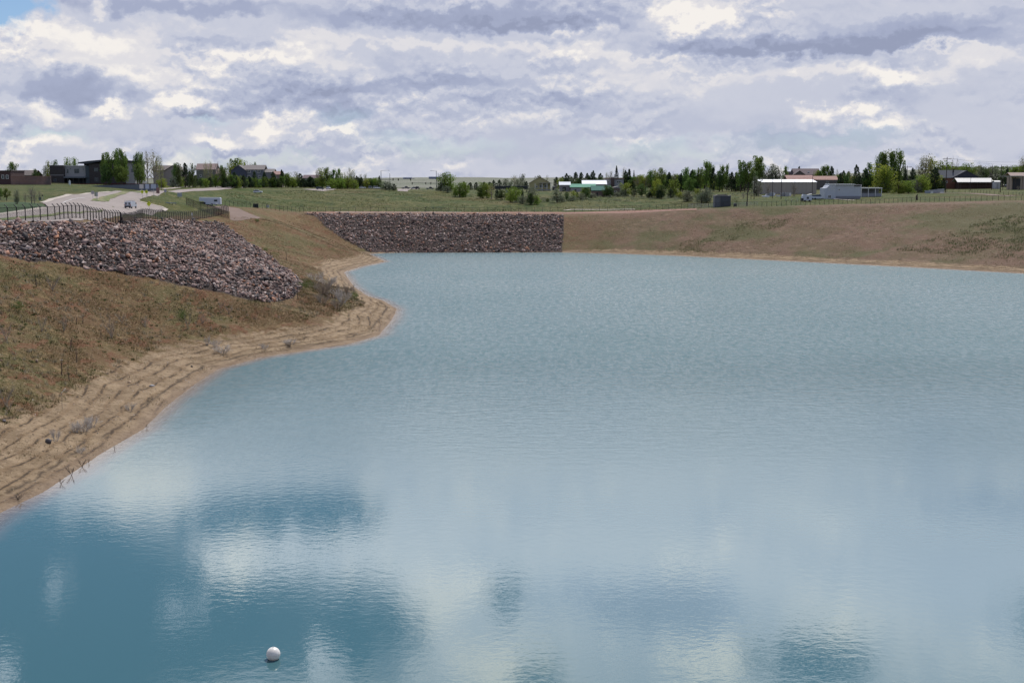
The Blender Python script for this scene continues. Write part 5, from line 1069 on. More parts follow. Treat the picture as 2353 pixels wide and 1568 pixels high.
pole(1732, 458, 398, label='tall dark pole left of the warehouse wall', rpx=.7)
pole(1774, 456, 398, label='tallest of the three dark poles in front of the warehouse', rpx=.7)
pole(1794, 457, 411, label='middle pole in front of the warehouse', rpx=.9)
pole(1865, 458, 405.5, label='dark pole before the right end of the warehouse', rpx=.8)
pole(2082.6, 443, 380.6, arms=[(384, 19)], label='gray pole with a crossarm among the yellow green trees', rpx=.8, m=mat('weathered_pole', (.12, .105, .10), .9, .2, 2), d=690)
tb, gb, hb = pole(2172, 442, 361, arms=[(365.5, 19)], label='tallest black pole with a crossarm left of the brick house', rpx=1.0)
pole(2229, 440, 375.5, d=700, label='thin pole behind the charcoal roof', rpx=.5)
p2_, g2_, h2_ = pole(2277, 436, 379, label='dark pole at the right end of the long brown barn', rpx=.8)
p3_, g3_, h3_ = pole(2298, 430, 379, d=640, label='dark pole right of the white shed', rpx=.9)
def wire(a, b, sag, label):
    n = 14; pts = [a.lerp(b, k/n)-Vector((0, 0, sag*4*(k/n)*(1-k/n))) for k in range(n+1)]; o = MB().tube(pts, .028, 5, False).build('power_line', M_blk); tag(o, label, 'wire', 'power lines at the right')
A = gb+Vector((0, 0, hb-.9))
wire(A+Vector((-1.6, 0, .5)), at_d(2500, 362, 560), 2.2, 'upper power line sagging right from the tallest pole'); wire(A+Vector((1.6, 0, .5)), at_d(2500, 368, 560), 3.0, 'lower power line sagging right from the tallest pole')
wire(A+Vector((0, 0, .4)), at_d(2082.6, 383.5, 690), 1.5, 'power line from the tallest pole back to the gray pole'); wire(at_d(2082.6, 384.5, 690), at_d(1700, 408, 800), 4, 'long faint power line running left from the gray pole')
wire(at_d(1732, 402, hit(1732, 458).y), at_d(1865, 407, hit(1865, 458).y), 1.0, 'thin line strung along the warehouse poles')
# traffic signals and lamp masts
M_mast = mat('mast_steel', (.10, .10, .115), .5, .1)
def signal(px, yt, d, lamp, arm_y, arm_x, heads, label):
    g = ground(px, d); s = d/F; top = at_d(px, yt, d).z-g.z; t = thing('signal_mast', label, 'traffic signal', g)
    MB().tube([(0, 0, -.5), (0, 0, top)], [.22, .14], 8).build('post', M_mast, t)
    dx = (lamp-px)*s; MB().tube([(0, 0, top-.3), (dx*.5, 0, top+.05), (dx, 0, top+.1)], .08, 6).build('lamp_arm', M_mast, t); MB().box(dx-.5, dx+.5, -.2, .2, top-.05, top+.12).build('luminaire', M_mast, t, bevel=.03)
    za = at_d(px, arm_y, d).z-g.z; MB().tube([(0, 0, za-.3), ((arm_x-px)*s, 0, za+.1)], [.16, .09], 6).build('mast_arm', M_mast, t)
    for hx in heads:
        x = (hx-px)*s; o = MB().box(x-.28, x+.28, -.3, -.12, za-.95, za+.45).build('signal_head', M_blk, t)
        for k in range(3): MB().tube([(x, -.36, za-.68+k*.44), (x, -.30, za-.68+k*.44)], .14, 10).build('lens', mat('signal_lens', [(.03, .12, .05), (.16, .10, .02), (.15, .02, .02)][k], .3, .02), o)
signal(cx(3, 1105), cy(3, 312), 760, cx(3, 1220), cy(3, 440), cx(3, 1555), [cx(3, 1283), cx(3, 1362), cx(3, 1542)], 'traffic signal mast with a lamp arm and three heads, left of the gap')
signal(cx(3, 1930), cy(3, 318), 800, cx(3, 1850), cy(3, 498), cx(3, 1560), [cx(3, 1573), cx(3, 1773), cx(3, 1848)], 'traffic signal mast reaching left from the big bright willow')
pole(cx(3, 1236), 430, cy(3, 357), d=770, label='short gray pole right of the left signal mast', rpx=.7, m=M_mast, name='steel_pole', grp='steel poles by the signals')
pole(cx(3, 1957), 430, cy(3, 352), d=800, label='short gray pole right of the right signal mast', rpx=.6, m=M_mast, name='steel_pole', grp='steel poles by the signals')
def sign(px, yb, yt, w, h, col, label, shape='rect', pole_col=M_gal, d=None, cat='sign'):
    g = ground(px, d) if d else hit(px, yb); s = g.y/F; top = at_d(px, yt, g.y).z-g.z; t = thing('road_sign', label, cat, g)
    MB().tube([(0, 0, -.3), (0, 0, max(.3, top-.05))], .05, 6).build('post', pole_col, t); m = mat('sign_face', col, .5, .06); W, Hh = w*s/2, h*s
    if shape == 'diamond': MB().prism([(0, top-Hh), (W, top-Hh/2), (0, top), (-W, top-Hh/2)], -.1, -.05).build('panel', m, t)
    elif shape == 'house': MB().prism([(-W, top-Hh), (W, top-Hh), (W, top-Hh*.35), (0, top), (-W, top-Hh*.35)], -.1, -.05).build('panel', m, t)
    else: MB().box(-W, W, -.1, -.05, top-Hh, top).build('panel', m, t)
    return t, top, s
YEL = (.55, .60, .03)
def s1(x, yb, yt, w, h, c, l, shp='rect', **k): return sign(cx(1, x), cy(1, yb), cy(1, yt), w/5.912, h/5.912, c, l, shp, **k)
def arrow(ts):
    t, top, s = ts; MB().prism([(-.12, top-5.6*s), (.12, top-5.6*s), (.12, top-3.6*s), (-.12, top-3.6*s)], -.13, -.105).build('symbol', M_blk, t)
for a in (s1(1935, 780, 655, 50, 52, YEL, 'yellow diamond sign on the left of the pair beyond the truck', 'diamond'), s1(1992, 770, 652, 52, 54, YEL, 'yellow diamond sign on the right of the pair beyond the truck', 'diamond'), s1(2026, 945, 805, 62, 74, YEL, 'yellow diamond sign nearest the fence, standing alone', 'diamond')): arrow(a)
s1(1310, 790, 680, 46, 60, (.25, .27, .20), 'gray green sign seen from behind at the tip of the grass median'); s1(1262, 770, 668, 42, 42, (.33, .31, .31), 'pale gray sign left of the one at the median tip')
s1(1322, 800, 690, 22, 48, (.34, .33, .34), 'narrow gray sign right of the one at the median tip')
s1(950, 610, 515, 28, 66, (.5, .52, .55), 'small pale peaked sign on the grass in front of the school', 'house'); s1(1922, 640, 578, 56, 58, (.48, .45, .43), 'square pale sign at the right end of the gray wall', d=440)
s1(1988, 640, 535, 40, 30, (.45, .46, .46), 'pale pointed sign above the gray wall end', 'diamond', d=440); s1(2000, 640, 575, 50, 62, (.34, .38, .48), 'bluish panel sign beside the pointed sign', d=440); s1(2085, 640, 573, 66, 62, (.36, .39, .47), 'wide bluish panel sign right of the pointed sign', d=440)
s1(2148, 745, 625, 44, 75, (.22, .12, .11), 'reddish brown notice board right of the yellow signs'); s1(2246, 720, 640, 34, 45, (.35, .32, .36), 'small lilac gray sign on a dark post right of the notice board'); s1(545, 800, 752, 34, 40, (.10, .15, .15), 'small dark teal sign on the grass left of the road bend')
s1(582, 800, 720, 18, 18, (.06, .04, .05), 'tiny dark lamp like sign left of the road bend')
sign(cx(2, 302), cy(2, 765), cy(2, 690), 10.5, 9.5, (.30, .32, .33), 'pale gray notice board on the grass left of the brown slatted fence')
sign(cx(2, 456), cy(2, 1040), cy(2, 965), 2.2, 6, (.6, .6, .6), 'small white notice on the fence near its corner', d=402)
g = hit(cx(2, 1330), cy(2, 893)); s = g.y/F; t = thing('equipment_cabinet', 'black equipment cabinet on the fence line right of the trailer', 'cabinet', g); MB().box(-5.6*s, 5.6*s, 0, 1.2, -.2, 8.2*s).build('body', wmat('cabinet_dark', (.02, .025, .028)), t, bevel=.04); MB().box(-5.9*s, 5.9*s, -.1, 1.3, 8.2*s, 8.8*s).build('lid', wmat('cabinet_lid', (.06, .06, .06)), t)
g = hit(cx(2, 1494), cy(2, 892)); s = g.y/F; t = thing('equipment_cabinet', 'small pale gray cabinet right of the black one', 'cabinet', g); MB().box(-3*s, 3*s, 0, .8, -.2, 5.0*s).build('body', wmat('cabinet_pale', (.33, .35, .34)), t, bevel=.04); MB().box(-3.2*s, 3.2*s, -.08, .9, 5.0*s, 5.4*s).build('lid', M_gal, t)
g = hit(cx(6, 612), cy(6, 806)); s = g.y/F; t = thing('equipment_cabinet', 'low brown gray cabinet between the box shed and the thick pole', 'cabinet', g); MB().box(-3.6*s, 3.6*s, 0, .8, -.2, 6.5*s).build('body', wmat('cabinet_brown', (.09, .085, .08)), t, bevel=.04); MB().box(-3.8*s, 3.8*s, -.08, .9, 6.5*s, 7.2*s).build('lid', M_gal, t)
g = hit(cx(2, 175), cy(2, 850)); s = g.y/F; t = thing('guard_rail', 'short gray guard rail on the grass left of the brown slatted fence', 'guard rail', g); MB().prism([(-12*s, 3.2*s), (-6*s, 2.6*s), (13*s, 1.6*s), (13*s, 3.6*s), (-6*s, 4.6*s), (-12*s, 5.2*s)], 0, .12).build('rail', wmat('rail_gray', (.28, .31, .32)), t)
for x in (-10, -3, 4, 12): MB().box(x*s-.08, x*s+.08, .14, .3, -.2, 4*s).build('post', M_brn, t)
g = hit(cx(7, 928), cy(7, 722)); s = g.y/F; t = thing('tree_stump', 'dark upright stump standing at the fence below the yellow green trees', 'stump', g); MB().tube([(0, 0, -.2), (.1, 0, 5*s), (-.1, 0, 9*s), (.25, 0, 13.5*s)], [.55, .35, .42, .12], 7).build('trunk', M_wood, t); MB().tube([(0, 0, 5*s), (-.9, 0, 7*s)], [.2, .08], 6).build('broken_limb', M_wood, t)

# ---- trees
M_bark = mat('bark', (.075, .055, .042), .95, .25, 3); M_barkp = mat('pale_bark', (.20, .17, .14), .95, .2, 3)
LM = {'pop': leafmat('poplar_leaves', (.120, .180, .040)), 'yg': leafmat('willow_leaves', (.185, .235, .036)), 'spring': leafmat('budding_leaves', (.25, .25, .10)), 'pine': leafmat('pine_needles', (.042, .068, .032), .18),
      'spruce': leafmat('spruce_needles', (.024, .044, .026), .12), 'olive': leafmat('gray_green_leaves', (.15, .17, .11)), 'bare': leafmat('bare_twigs', (.17, .145, .115)), 'dark': leafmat('dark_leaves', (.080, .120, .036))}
def leaves(cents, rads, n, sz, squash=1):
    c = rng.integers(0, len(cents), n); d = rng.normal(0, 1, (n, 3)); d /= np.linalg.norm(d, axis=1)[:, None]
    q = np.array(cents)[c]+d*(np.array(rads)[c]*rng.uniform(.35, 1.05, n)**.6)[:, None]*[1, 1, squash]
    d1 = rng.normal(0, 1, (n, 3)); d1 /= np.linalg.norm(d1, axis=1)[:, None]; d2 = np.cross(d1, rng.normal(0, 1, (n, 3))); d2 /= np.linalg.norm(d2, axis=1)[:, None]
    s = sz*rng.uniform(.6, 1.3, (n, 1)); return np.stack([q-d1*s, q-d2*s*.7, q+d1*s, q+d2*s*.7], 1).reshape(-1, 3)
def tree_proto(kind, v):
    """unit tree: one high, one wide"""
    random.seed(hash(kind) % 1000 if False else sum(map(ord, kind))*10+v); tr = MB(); cents, rads = [], []; n, sz = 1500, .026
    lean = random.uniform(-.05, .05)
    if kind in ('pop', 'spring', 'yg', 'dark', 'bare', 'olive'):
        base = {'pop': .16, 'spring': .18, 'yg': .04, 'dark': .08, 'bare': .08, 'olive': .0}[kind]
        nb = {'pop': 9, 'spring': 12, 'yg': 11, 'dark': 9, 'bare': 14, 'olive': 10}[kind]
        tr.tube([(0, 0, -.03), (lean*.4, 0, base+.15), (lean, 0, .72)], [.045, .034, .010], 6)
        for k in range(nb):
            a = k*2.4+random.uniform(-.4, .4); u = (k+.5)/nb; z0 = base+.05+.45*u; reach = (.34 if kind in ('pop', 'dark') else .38)*(math.sin(math.pi*min(1, .22+.78*u*.9))**.6)*random.uniform(.6, 1.1)
            z1 = min(.97, base+.16+(.80-base)*u*random.uniform(.9, 1.12)); x, y = math.cos(a)*reach, math.sin(a)*reach
            tr.tube([(lean*z0, 0, z0), (x*.55, y*.55, z0+(z1-z0)*.55), (x, y, z1)], [.018, .011, .004], 4, False)
            cents.append((x, y, z1-.02)); rads.append(random.uniform(.12, .20)*(1.05 if kind in ('yg', 'olive') else 1))
            cents.append((x*.6, y*.6, (z0+z1)/2+.04)); rads.append(random.uniform(.10, .17))
            if kind in ('spring', 'bare'):
                for j in range(3): tr.tube([(x*.6, y*.6, (z0+z1)/2), (x*1.1+random.uniform(-.1, .1), y*1.1+random.uniform(-.1, .1), z1+random.uniform(-.05, .06))], [.006, .002], 3, False)
        cents.append((lean, 0, .87)); rads.append(.11)
        if kind == 'yg': cents += [(random.uniform(-.3, .3), random.uniform(-.3, .3), random.uniform(.10, .3)) for _ in range(6)]; rads += [.16]*6
        if kind == 'olive': cents += [(random.uniform(-.33, .33), random.uniform(-.33, .33), random.uniform(.08, .35)) for _ in range(7)]; rads += [.17]*7
        if kind == 'dark': cents += [(random.uniform(-.3, .3), random.uniform(-.3, .3), random.uniform(.12, .35)) for _ in range(5)]; rads += [.16]*5
        n = {'pop': 2100, 'spring': 900, 'yg': 2300, 'dark': 2300, 'bare': 480, 'olive': 1900}[kind]; sz = {'bare': .014, 'spring': .018}.get(kind, .026)
    elif kind == 'pine':
        tr.tube([(0, 0, -.03), (lean, 0, .9)], [.04, .008], 6); 
        for k in range(20):
            u = (k+.3)/20; a = k*2.4+random.uniform(-.3, .3); rr_ = (.40*(1-u)**.55+.03)*random.uniform(.55, 1.05)*min(1, .55+u*2.2); z = .10+.82*u
            tr.tube([(lean*z, 0, z-.03), (math.cos(a)*rr_, math.sin(a)*rr_, z+.02)], [.010, .003], 3, False); cents.append((math.cos(a)*rr_*.8, math.sin(a)*rr_*.8, z)); rads.append(random.uniform(.09, .15)*(1.15-.55*u))
        cents.append((lean, 0, .93)); rads.append(.05); n = 2600; sz = .022
    else:
        tr.tube([(0, 0, -.03), (0, 0, .97)], [.035, .004], 6)
        for k in range(34):
            u = k/34; a = k*2.4; rr_ = .42*(1-u)*random.uniform(.75, 1.05); z = .06+.90*u
            tr.tube([(0, 0, z), (math.cos(a)*rr_, math.sin(a)*rr_, z-.03)], [.007, .002], 3, False); cents.append((math.cos(a)*rr_*.65, math.sin(a)*rr_*.65, z)); rads.append(.03+.11*(1-u))
        n = 2300; sz = .016
    V = leaves(cents, rads, n, sz); V[:, 2] = np.clip(V[:, 2], -.01, 1.03)
    return tr, V
PROTO = {}
NAMES = {'pop': ('poplar_tree', 'mid green poplar tree'), 'yg': ('willow_tree', 'bright yellow green tree'), 'spring': ('budding_tree', 'thin pale tree just coming into leaf'), 'pine': ('pine_tree', 'dark evergreen pine'), 'spruce': ('spruce_tree', 'dark pointed spruce'),
         'olive': ('olive_shrub', 'gray green rounded shrub'), 'bare': ('bare_tree', 'bare twiggy tree'), 'dark': ('leafy_tree', 'dark green leafy tree')}
def put_tree(kind, px, d, pyt, wpx, yb=None, zone_='', ordn=''):
    if yb is None and zone_.startswith('in the tall row'): d += 55
    elif yb is None:
        if 'behind' in zone_ or 'beyond' in zone_ or 'rising' in zone_: d = max(d, hit(px, 424.2 if px < 372 else (427.5 if px < 700 else (434 if px < 1900 else 432))).y)+35
        else: d = max(d, hit(px, 424.6 if px < 372 else (431 if px < 760 else (440 if px < 1700 else 441))).y)
    g = ground(px, d) if yb is None else hit(px, yb); d = g.y; s = d/F
    if yb is None: pass
    h = max(1.2, at_d(px, pyt, d).z-g.z+.2); v = random.randrange(4); key = (kind, v)
    nm, desc = NAMES[kind]
    t = bpy.data.objects.new(nm, None); C.objects.link(t); t.location = g; t.rotation_euler = (0, 0, random.uniform(0, 6.28)); w = wpx*s*(1.3 if kind in ('spring', 'bare') else (1.6 if kind == 'pine' else 1.5)); t.scale = (w, w, h)
    tag(t, None, 'shrub' if kind == 'olive' else 'tree')
    if key not in PROTO:
        st = random.getstate(); tr, V = tree_proto(kind, v); random.setstate(st)
        a = tr.build('trunk', M_barkp if kind in ('spring', 'bare') else M_bark); b = np_mesh('crown', V, np.arange(len(V)).reshape(-1, 4), LM[kind]); PROTO[key] = (a, b)
    else:
        a, b = (o.copy() for o in PROTO[key]); C.objects.link(a); C.objects.link(b)
    a.parent = t; b.parent = t
    return t
TREES = []   # crop, x, top y, width, kind, base y or -distance, place
def T(c, place, rows):
    for r in rows:
        if c == 2 and 580 < r[4] < 606: r = (*r[:4], r[4]+27)
        TREES.append((c, place, *r))
T(1, 'beyond the low brick building', [(180, 280, 130, 'pop', -520), (490, 375, 90, 'dark', -505), (625, 320, 80, 'olive', -600), (670, 265, 60, 'yg', -560), (755, 255, 85, 'dark', -560)])
T(1, 'rising behind the school roof', [(925, 222, 110, 'yg', -580), (1025, 222, 100, 'yg', -580)])
T(1, 'in the tall row in front of the school', [(1415, 168, 75, 'pop', -462), (1490, 160, 110, 'pop', -458), (1600, 118, 120, 'pop', -460), (1665, 108, 130, 'pop', -456), (1705, 180, 110, 'pop', -462), (1440, 300, 120, 'dark', -455), (1870, 150, 100, 'pop', -460), (1930, 155, 80, 'pop', -456), (1900, 300, 150, 'pop', -452), (1640, 330, 170, 'pop', -452), (2010, 128, 110, 'spring', -470), (2095, 118, 140, 'spring', -465), (2190, 200, 80, 'spring', -475)])
T(1, 'beside the gray road wall', [(2190, 508, 115, 'yg', 612)])
T(1, 'on the grass left of the road bend', [(90, 640, 95, 'pop', 800), (10, 640, 80, 'pop', 790), (235, 655, 70, 'olive', 850), (430, 598, 120, 'bare', 845), (345, 690, 60, 'bare', 840), (470, 640, 80, 'bare', 850), (540, 660, 60, 'bare', 800)])
T(2, 'around the tan and green houses', [(380, 283, 120, 'pine', 592), (290, 310, 90, 'dark', -560), (480, 305, 90, 'dark', -540), (250, 298, 90, 'pop', -600), (440, 400, 120, 'pine', 590), (515, 455, 95, 'pine', 592), (215, 470, 90, 'olive', 592), (315, 480, 80, 'yg', 592), (655, 500, 90, 'yg', 592), (790, 445, 100, 'yg', 594), (660, 262, 70, 'spring', -640), (725, 265, 70, 'spring', -640), (815, 262, 100, 'bare', -640), (880, 325, 110, 'pop', -600), (930, 350, 110, 'spring', -590), (720, 480, 100, 'pine', 594), (580, 500, 80, 'dark', 592), (900, 440, 140, 'pine', 596), (870, 520, 70, 'dark', 594), (60, 500, 110, 'yg', 598), (5, 190, 110, 'spring', -480)])
T(2, 'behind the slate blue house', [(1000, 300, 110, 'yg', -700), (1060, 240, 150, 'pop', -700), (1130, 235, 130, 'yg', -700), (1190, 275, 90, 'yg', -700), (1265, 285, 60, 'spring', -700), (1322, 285, 60, 'pop', -700), (1370, 330, 60, 'dark', -700)])
T(2, 'in the street row before the houses', [(1000, 450, 110, 'pop', 600), (1045, 410, 100, 'pine', 600), (1080, 460, 100, 'yg', 600), (1165, 450, 110, 'pine', 600), (1290, 490, 115, 'yg', -652), (1320, 400, 90, 'pine', -660), (1440, 485, 105, 'yg', -652), (1455, 400, 80, 'pine', -660), (1545, 490, 100, 'yg', -652), (1580, 405, 110, 'pine', -660), (1690, 375, 80, 'pine', -662), (1685, 470, 110, 'pop', -652), (1230, 520, 80, 'pine', -654), (1370, 520, 80, 'pine', -656)])
T(2, 'in the thicket left of the far pavement', [(1770, 425, 110, 'yg', -668), (1740, 440, 90, 'pop', -665), (1830, 480, 130, 'yg', -660), (1890, 405, 110, 'spring', -680), (1935, 430, 130, 'pine', -672), (1870, 520, 120, 'dark', -662), (2010, 520, 110, 'pine', -676), (2080, 470, 140, 'pine', -678)])
T(3, 'in the grove by the far cars', [(150, 300, 70, 'spring', -740), (210, 280, 100, 'yg', -740), (295, 270, 120, 'pop', -735), (400, 295, 80, 'pop', -740), (475, 288, 100, 'pop', -738), (560, 335, 100, 'spring', -740), (640, 272, 90, 'spring', -742), (690, 300, 90, 'spring', -742), (120, 430, 120, 'yg', -690), (230, 405, 130, 'dark', -722), (370, 440, 140, 'yg', -728), (455, 430, 120, 'yg', -732), (330, 380, 120, 'pop', -738), (600, 400, 140, 'yg', -735), (520, 440, 120, 'yg', -730), (700, 460, 120, 'yg', -732), (660, 400, 110, 'olive', -742), (745, 390, 110, 'pine', -752), (800, 370, 80, 'spring', -756), (805, 410, 110, 'pine', -752), (868, 362, 80, 'spring', -756), (890, 440, 100, 'yg', -752), (955, 430, 100, 'dark', -754), (1020, 420, 90, 'yg', -754), (1080, 388, 60, 'pine', -756), (1060, 470, 90, 'dark', -752), (40, 400, 130, 'pine', -700), (-60, 430, 120, 'pine', -690)])
T(3, 'right of the left signal mast', [(1180, 465, 150, 'olive', 602), (1295, 510, 90, 'pine', 612), (1235, 500, 90, 'olive', 606)])
T(3, 'beside the right signal mast', [(2045, 345, 180, 'yg', 618), (2140, 380, 140, 'yg', 620), (2000, 470, 120, 'olive', 618), (2090, 545, 110, 'olive', 642), (1990, 560, 110, 'dark', 618)])
T(4, 'in the field beyond the far rock slope', [(395, 490, 150, 'yg', 706), (480, 500, 110, 'yg', 706), (330, 560, 80, 'yg', 700), (730, 490, 110, 'yg', 725), (800, 500, 130, 'yg', 722), (870, 540, 120, 'spring', 738), (700, 560, 90, 'dark', 725)])
T(4, 'in the far dark line', [(460, 475, 80, 'pine', -920), (550, 490, 110, 'pine', -920), (640, 485, 90, 'pine', -920), (760, 480, 90, 'pine', -920), (840, 482, 90, 'pine', -920), (905, 452, 90, 'pine', -920), (985, 448, 100, 'pine', -920), (1080, 430, 110, 'olive', -1000), (1210, 385, 130, 'spring', -1000), (1330, 358, 90, 'olive', -1000), (1270, 440, 140, 'olive', -960), (1390, 470, 90, 'pine', -960), (1150, 470, 120, 'olive', -960)])
T(4, 'in the thicket below the yellow house', [(955, 590, 80, 'pine', 748), (1030, 600, 130, 'dark', 748), (1155, 585, 130, 'yg', 782), (1240, 560, 150, 'yg', 786), (1330, 690, 130, 'olive', 812), (1460, 575, 170, 'olive', 818), (1450, 660, 110, 'dark', 822), (1550, 690, 100, 'yg', 822), (1330, 590, 60, 'pine', 770), (1710, 730, 60, 'dark', 782)])
T(4, 'beside the yellow house', [(1570, 378, 110, 'olive', -850), (1480, 560, 110, 'olive', -760), (1700, 378, 50, 'spring', -830), (1890, 420, 90, 'yg', -790), (1990, 350, 110, 'pine', -800), (1830, 480, 80, 'bare', -790), (2040, 380, 90, 'olive', -800)])
T(4, 'in the bushes before the barns', [(1850, 590, 170, 'olive', 788), (1920, 690, 120, 'olive', 782), (1995, 630, 80, 'dark', 765), (2095, 618, 90, 'yg', 752), (2080, 690, 120, 'olive', 772), (2210, 648, 110, 'olive', 748), (2150, 640, 50, 'dark', 740), (2280, 560, 110, 'dark', 735), (2240, 575, 80, 'yg', 735)])
T(5, 'in the pine group behind the barns', [(360, 333, 120, 'pine', -800), (440, 335, 110, 'pine', -805), (300, 400, 90, 'pine', -790), (535, 348, 110, 'pine', -800), (620, 308, 120, 'pine', -805), (570, 390, 100, 'dark', -800), (725, 350, 120, 'pine', -800), (825, 338, 60, 'spring', -810), (885, 318, 90, 'spring', -815), (970, 230, 130, 'spruce', -800), (1080, 268, 70, 'spring', -820), (1108, 305, 110, 'pine', -800), (1158, 283, 90, 'pine', -800), (1230, 298, 70, 'spruce', -800), (1160, 400, 170, 'pine', -790)])
T(5, 'around the low brown house', [(600, 655, 120, 'olive', 722), (830, 530, 130, 'dark', 705), (880, 560, 110, 'dark', 705), (550, 580, 80, 'yg', 700), (1110, 498, 180, 'yg', 692), (1235, 510, 100, 'pine', 705), (1060, 600, 130, 'olive', 700), (980, 640, 110, 'olive', 705)])
T(5, 'in the left third of the tree belt', [(1290, 385, 130, 'spring', -745), (1350, 380, 110, 'yg', -750), (1410, 400, 140, 'spring', -735), (1350, 520, 150, 'dark', 705), (1290, 500, 110, 'spring', -715), (1480, 308, 110, 'pop', -745), (1550, 298, 100, 'yg', -748), (1650, 283, 120, 'pop', -745), (1580, 440, 150, 'yg', 722), (1500, 560, 120, 'dark', 722), (1460, 640, 110, 'pine', 725), (1640, 520, 150, 'dark', 732), (1610, 600, 130, 'pine', 735), (1700, 460, 110, 'pop', -700)])
T(5, 'in the middle of the tree belt', [(1760, 333, 120, 'pine', -740), (1820, 455, 160, 'yg', 702), (1780, 590, 120, 'pine', 722), (1885, 655, 45, 'spruce', 706), (1930, 350, 130, 'pine', -740), (2010, 268, 120, 'pop', -745), (1960, 430, 130, 'dark', -715), (2100, 303, 100, 'pine', -745), (2185, 263, 80, 'spruce', -745), (2060, 420, 150, 'pop', 702), (2140, 400, 120, 'pop', -715), (2030, 615, 180, 'olive', 772), (2240, 640, 170, 'olive', 798), (2180, 590, 110, 'yg', 740), (2320, 560, 170, 'olive', 792), (1930, 640, 110, 'yg', 730), (1830, 330, 60, 'bare', -760)])
T(6, 'in the right third of the tree belt', [(20, 330, 90, 'pine', -740), (60, 320, 90, 'pop', -745), (225, 203, 110, 'pop', -740), (275, 228, 100, 'pop', -742), (315, 280, 80, 'pine', -740), (205, 325, 200, 'yg', 572), (115, 288, 70, 'spruce', -735), (150, 300, 90, 'pop', -735), (440, 262, 120, 'pop', -740), (500, 243, 50, 'pop', -742), (400, 330, 100, 'dark', -735), (450, 380, 160, 'pine', 562), (560, 345, 120, 'pine', -735), (620, 350, 110, 'pine', -735), (330, 478, 140, 'yg', 584), (495, 500, 80, 'olive', 594), (400, 540, 110, 'yg', 592), (280, 470, 110, 'dark', 580), (640, 430, 140, 'pine', 575)])
T(6, 'left of the warehouse', [(680, 207, 110, 'pop', -720), (740, 230, 90, 'pop', -722), (790, 218, 110, 'pop', -720), (730, 330, 210, 'pine', 596), (700, 450, 160, 'pine', 600), (850, 330, 110, 'dark', -715), (630, 560, 110, 'yg', 600), (890, 400, 130, 'olive', 668), (920, 500, 90, 'bare', 675), (720, 640, 80, 'bare', 700)])
T(6, 'behind the warehouse roof', [(905, 148, 160, 'pop', -745), (925, 165, 130, 'pop', -748), (1000, 268, 130, 'bare', -730), (1090, 235, 200, 'bare', -735), (1140, 255, 170, 'olive', -732), (1200, 285, 130, 'bare', -735), (950, 330, 120, 'olive', -725), (1050, 320, 130, 'olive', -722), (1275, 268, 70, 'pop', -745)])
T(6, 'around the hilltop house', [(1455, 272, 80, 'pine', -890), (1700, 335, 100, 'yg', -850), (1780, 268, 100, 'pop', -855), (1830, 262, 100, 'pop', -855), (1890, 268, 100, 'pine', -850), (1960, 310, 50, 'spring', -860), (1730, 330, 90, 'pop', -850)])
T(6, 'before the warehouse', [(1400, 520, 110, 'bare', 672), (1380, 460, 90, 'bare', 676), (1750, 470, 130, 'dark', 552), (1850, 480, 110, 'pine', 552), (1045, 490, 90, 'bare', 674)])
T(6, 'right of the ranch wing', [(2040, 328, 120, 'pine', -720), (2000, 360, 90, 'pine', -722), (2215, 248, 130, 'pine', -720), (2120, 330, 90, 'spring', -730), (2130, 415, 200, 'yg', 520), (2040, 430, 130, 'yg', 520), (2260, 400, 130, 'pine', -690), (2090, 370, 100, 'dark', -715)])
T(7, 'behind the white house carport', [(285, 232, 130, 'dark', -700), (240, 300, 130, 'pine', -695), (300, 380, 120, 'pine', -690), (20, 340, 90, 'pine', -700), (60, 410, 130, 'yg', -680), (150, 430, 110, 'pine', -680)])
T(7, 'right of the white house', [(420, 100, 110, 'pop', -690), (470, 82, 100, 'pop', -692), (500, 90, 70, 'pop', -690), (575, 65, 110, 'pop', -692), (610, 90, 90, 'pop', -690), (690, 58, 120, 'pop', -690), (480, 255, 290, 'yg', 622), (520, 300, 180, 'yg', 624), (680, 315, 140, 'pine', 602), (770, 285, 90, 'pine', -672), (640, 380, 110, 'pine', 604), (500, 470, 130, 'olive', 624)])
T(7, 'around the gray crossarm pole', [(870, 290, 120, 'pine', -675), (690, 478, 200, 'yg', 636), (820, 470, 150, 'yg', 636), (900, 440, 150, 'olive', 626), (800, 380, 120, 'olive', -672), (860, 400, 110, 'pine', -668), (760, 470, 110, 'yg', 634), (930, 470, 110, 'bare', 626)])
T(7, 'left of the brick house', [(1040, 118, 230, 'spring', -700), (990, 160, 150, 'spring', -702), (1110, 160, 140, 'yg', -705), (1000, 385, 180, 'yg', 622), (1160, 285, 190, 'pine', -668), (1200, 200, 60, 'bare', -700), (1170, 400, 200, 'yg', 612), (1060, 450, 150, 'yg', 614) , (960, 520, 120, 'dark', 622), (1280, 430, 90, 'pine', -660), (1230, 480, 110, 'dark', 612)])
T(7, 'behind the brown barn', [(1250, 208, 170, 'yg', -690), (1330, 230, 120, 'yg', -695), (1390, 138, 40, 'bare', -720), (1450, 158, 70, 'bare', -720), (1600, 240, 160, 'yg', -700), (1500, 268, 170, 'yg', -700), (1680, 290, 130, 'yg', -700), (1420, 280, 110, 'yg', -700), (1740, 248, 110, 'spring', -710), (1800, 270, 140, 'olive', -700), (1900, 248, 130, 'bare', -700), (1980, 290, 130, 'olive', -705), (1850, 300, 140, 'dark', -700), (1950, 340, 110, 'bare', -690)])
T(7, 'behind the tan house at the right edge', [(2120, 293, 90, 'pine', -700), (2320, 138, 150, 'spring', -660), (2250, 270, 150, 'yg', -665), (2200, 300, 110, 'pop', -690), (2340, 250, 110, 'yg', -660), (2275, 535, 60, 'bare', 602), (2060, 330, 100, 'dark', -700), (1930, 460, 60, 'yg', 560)])
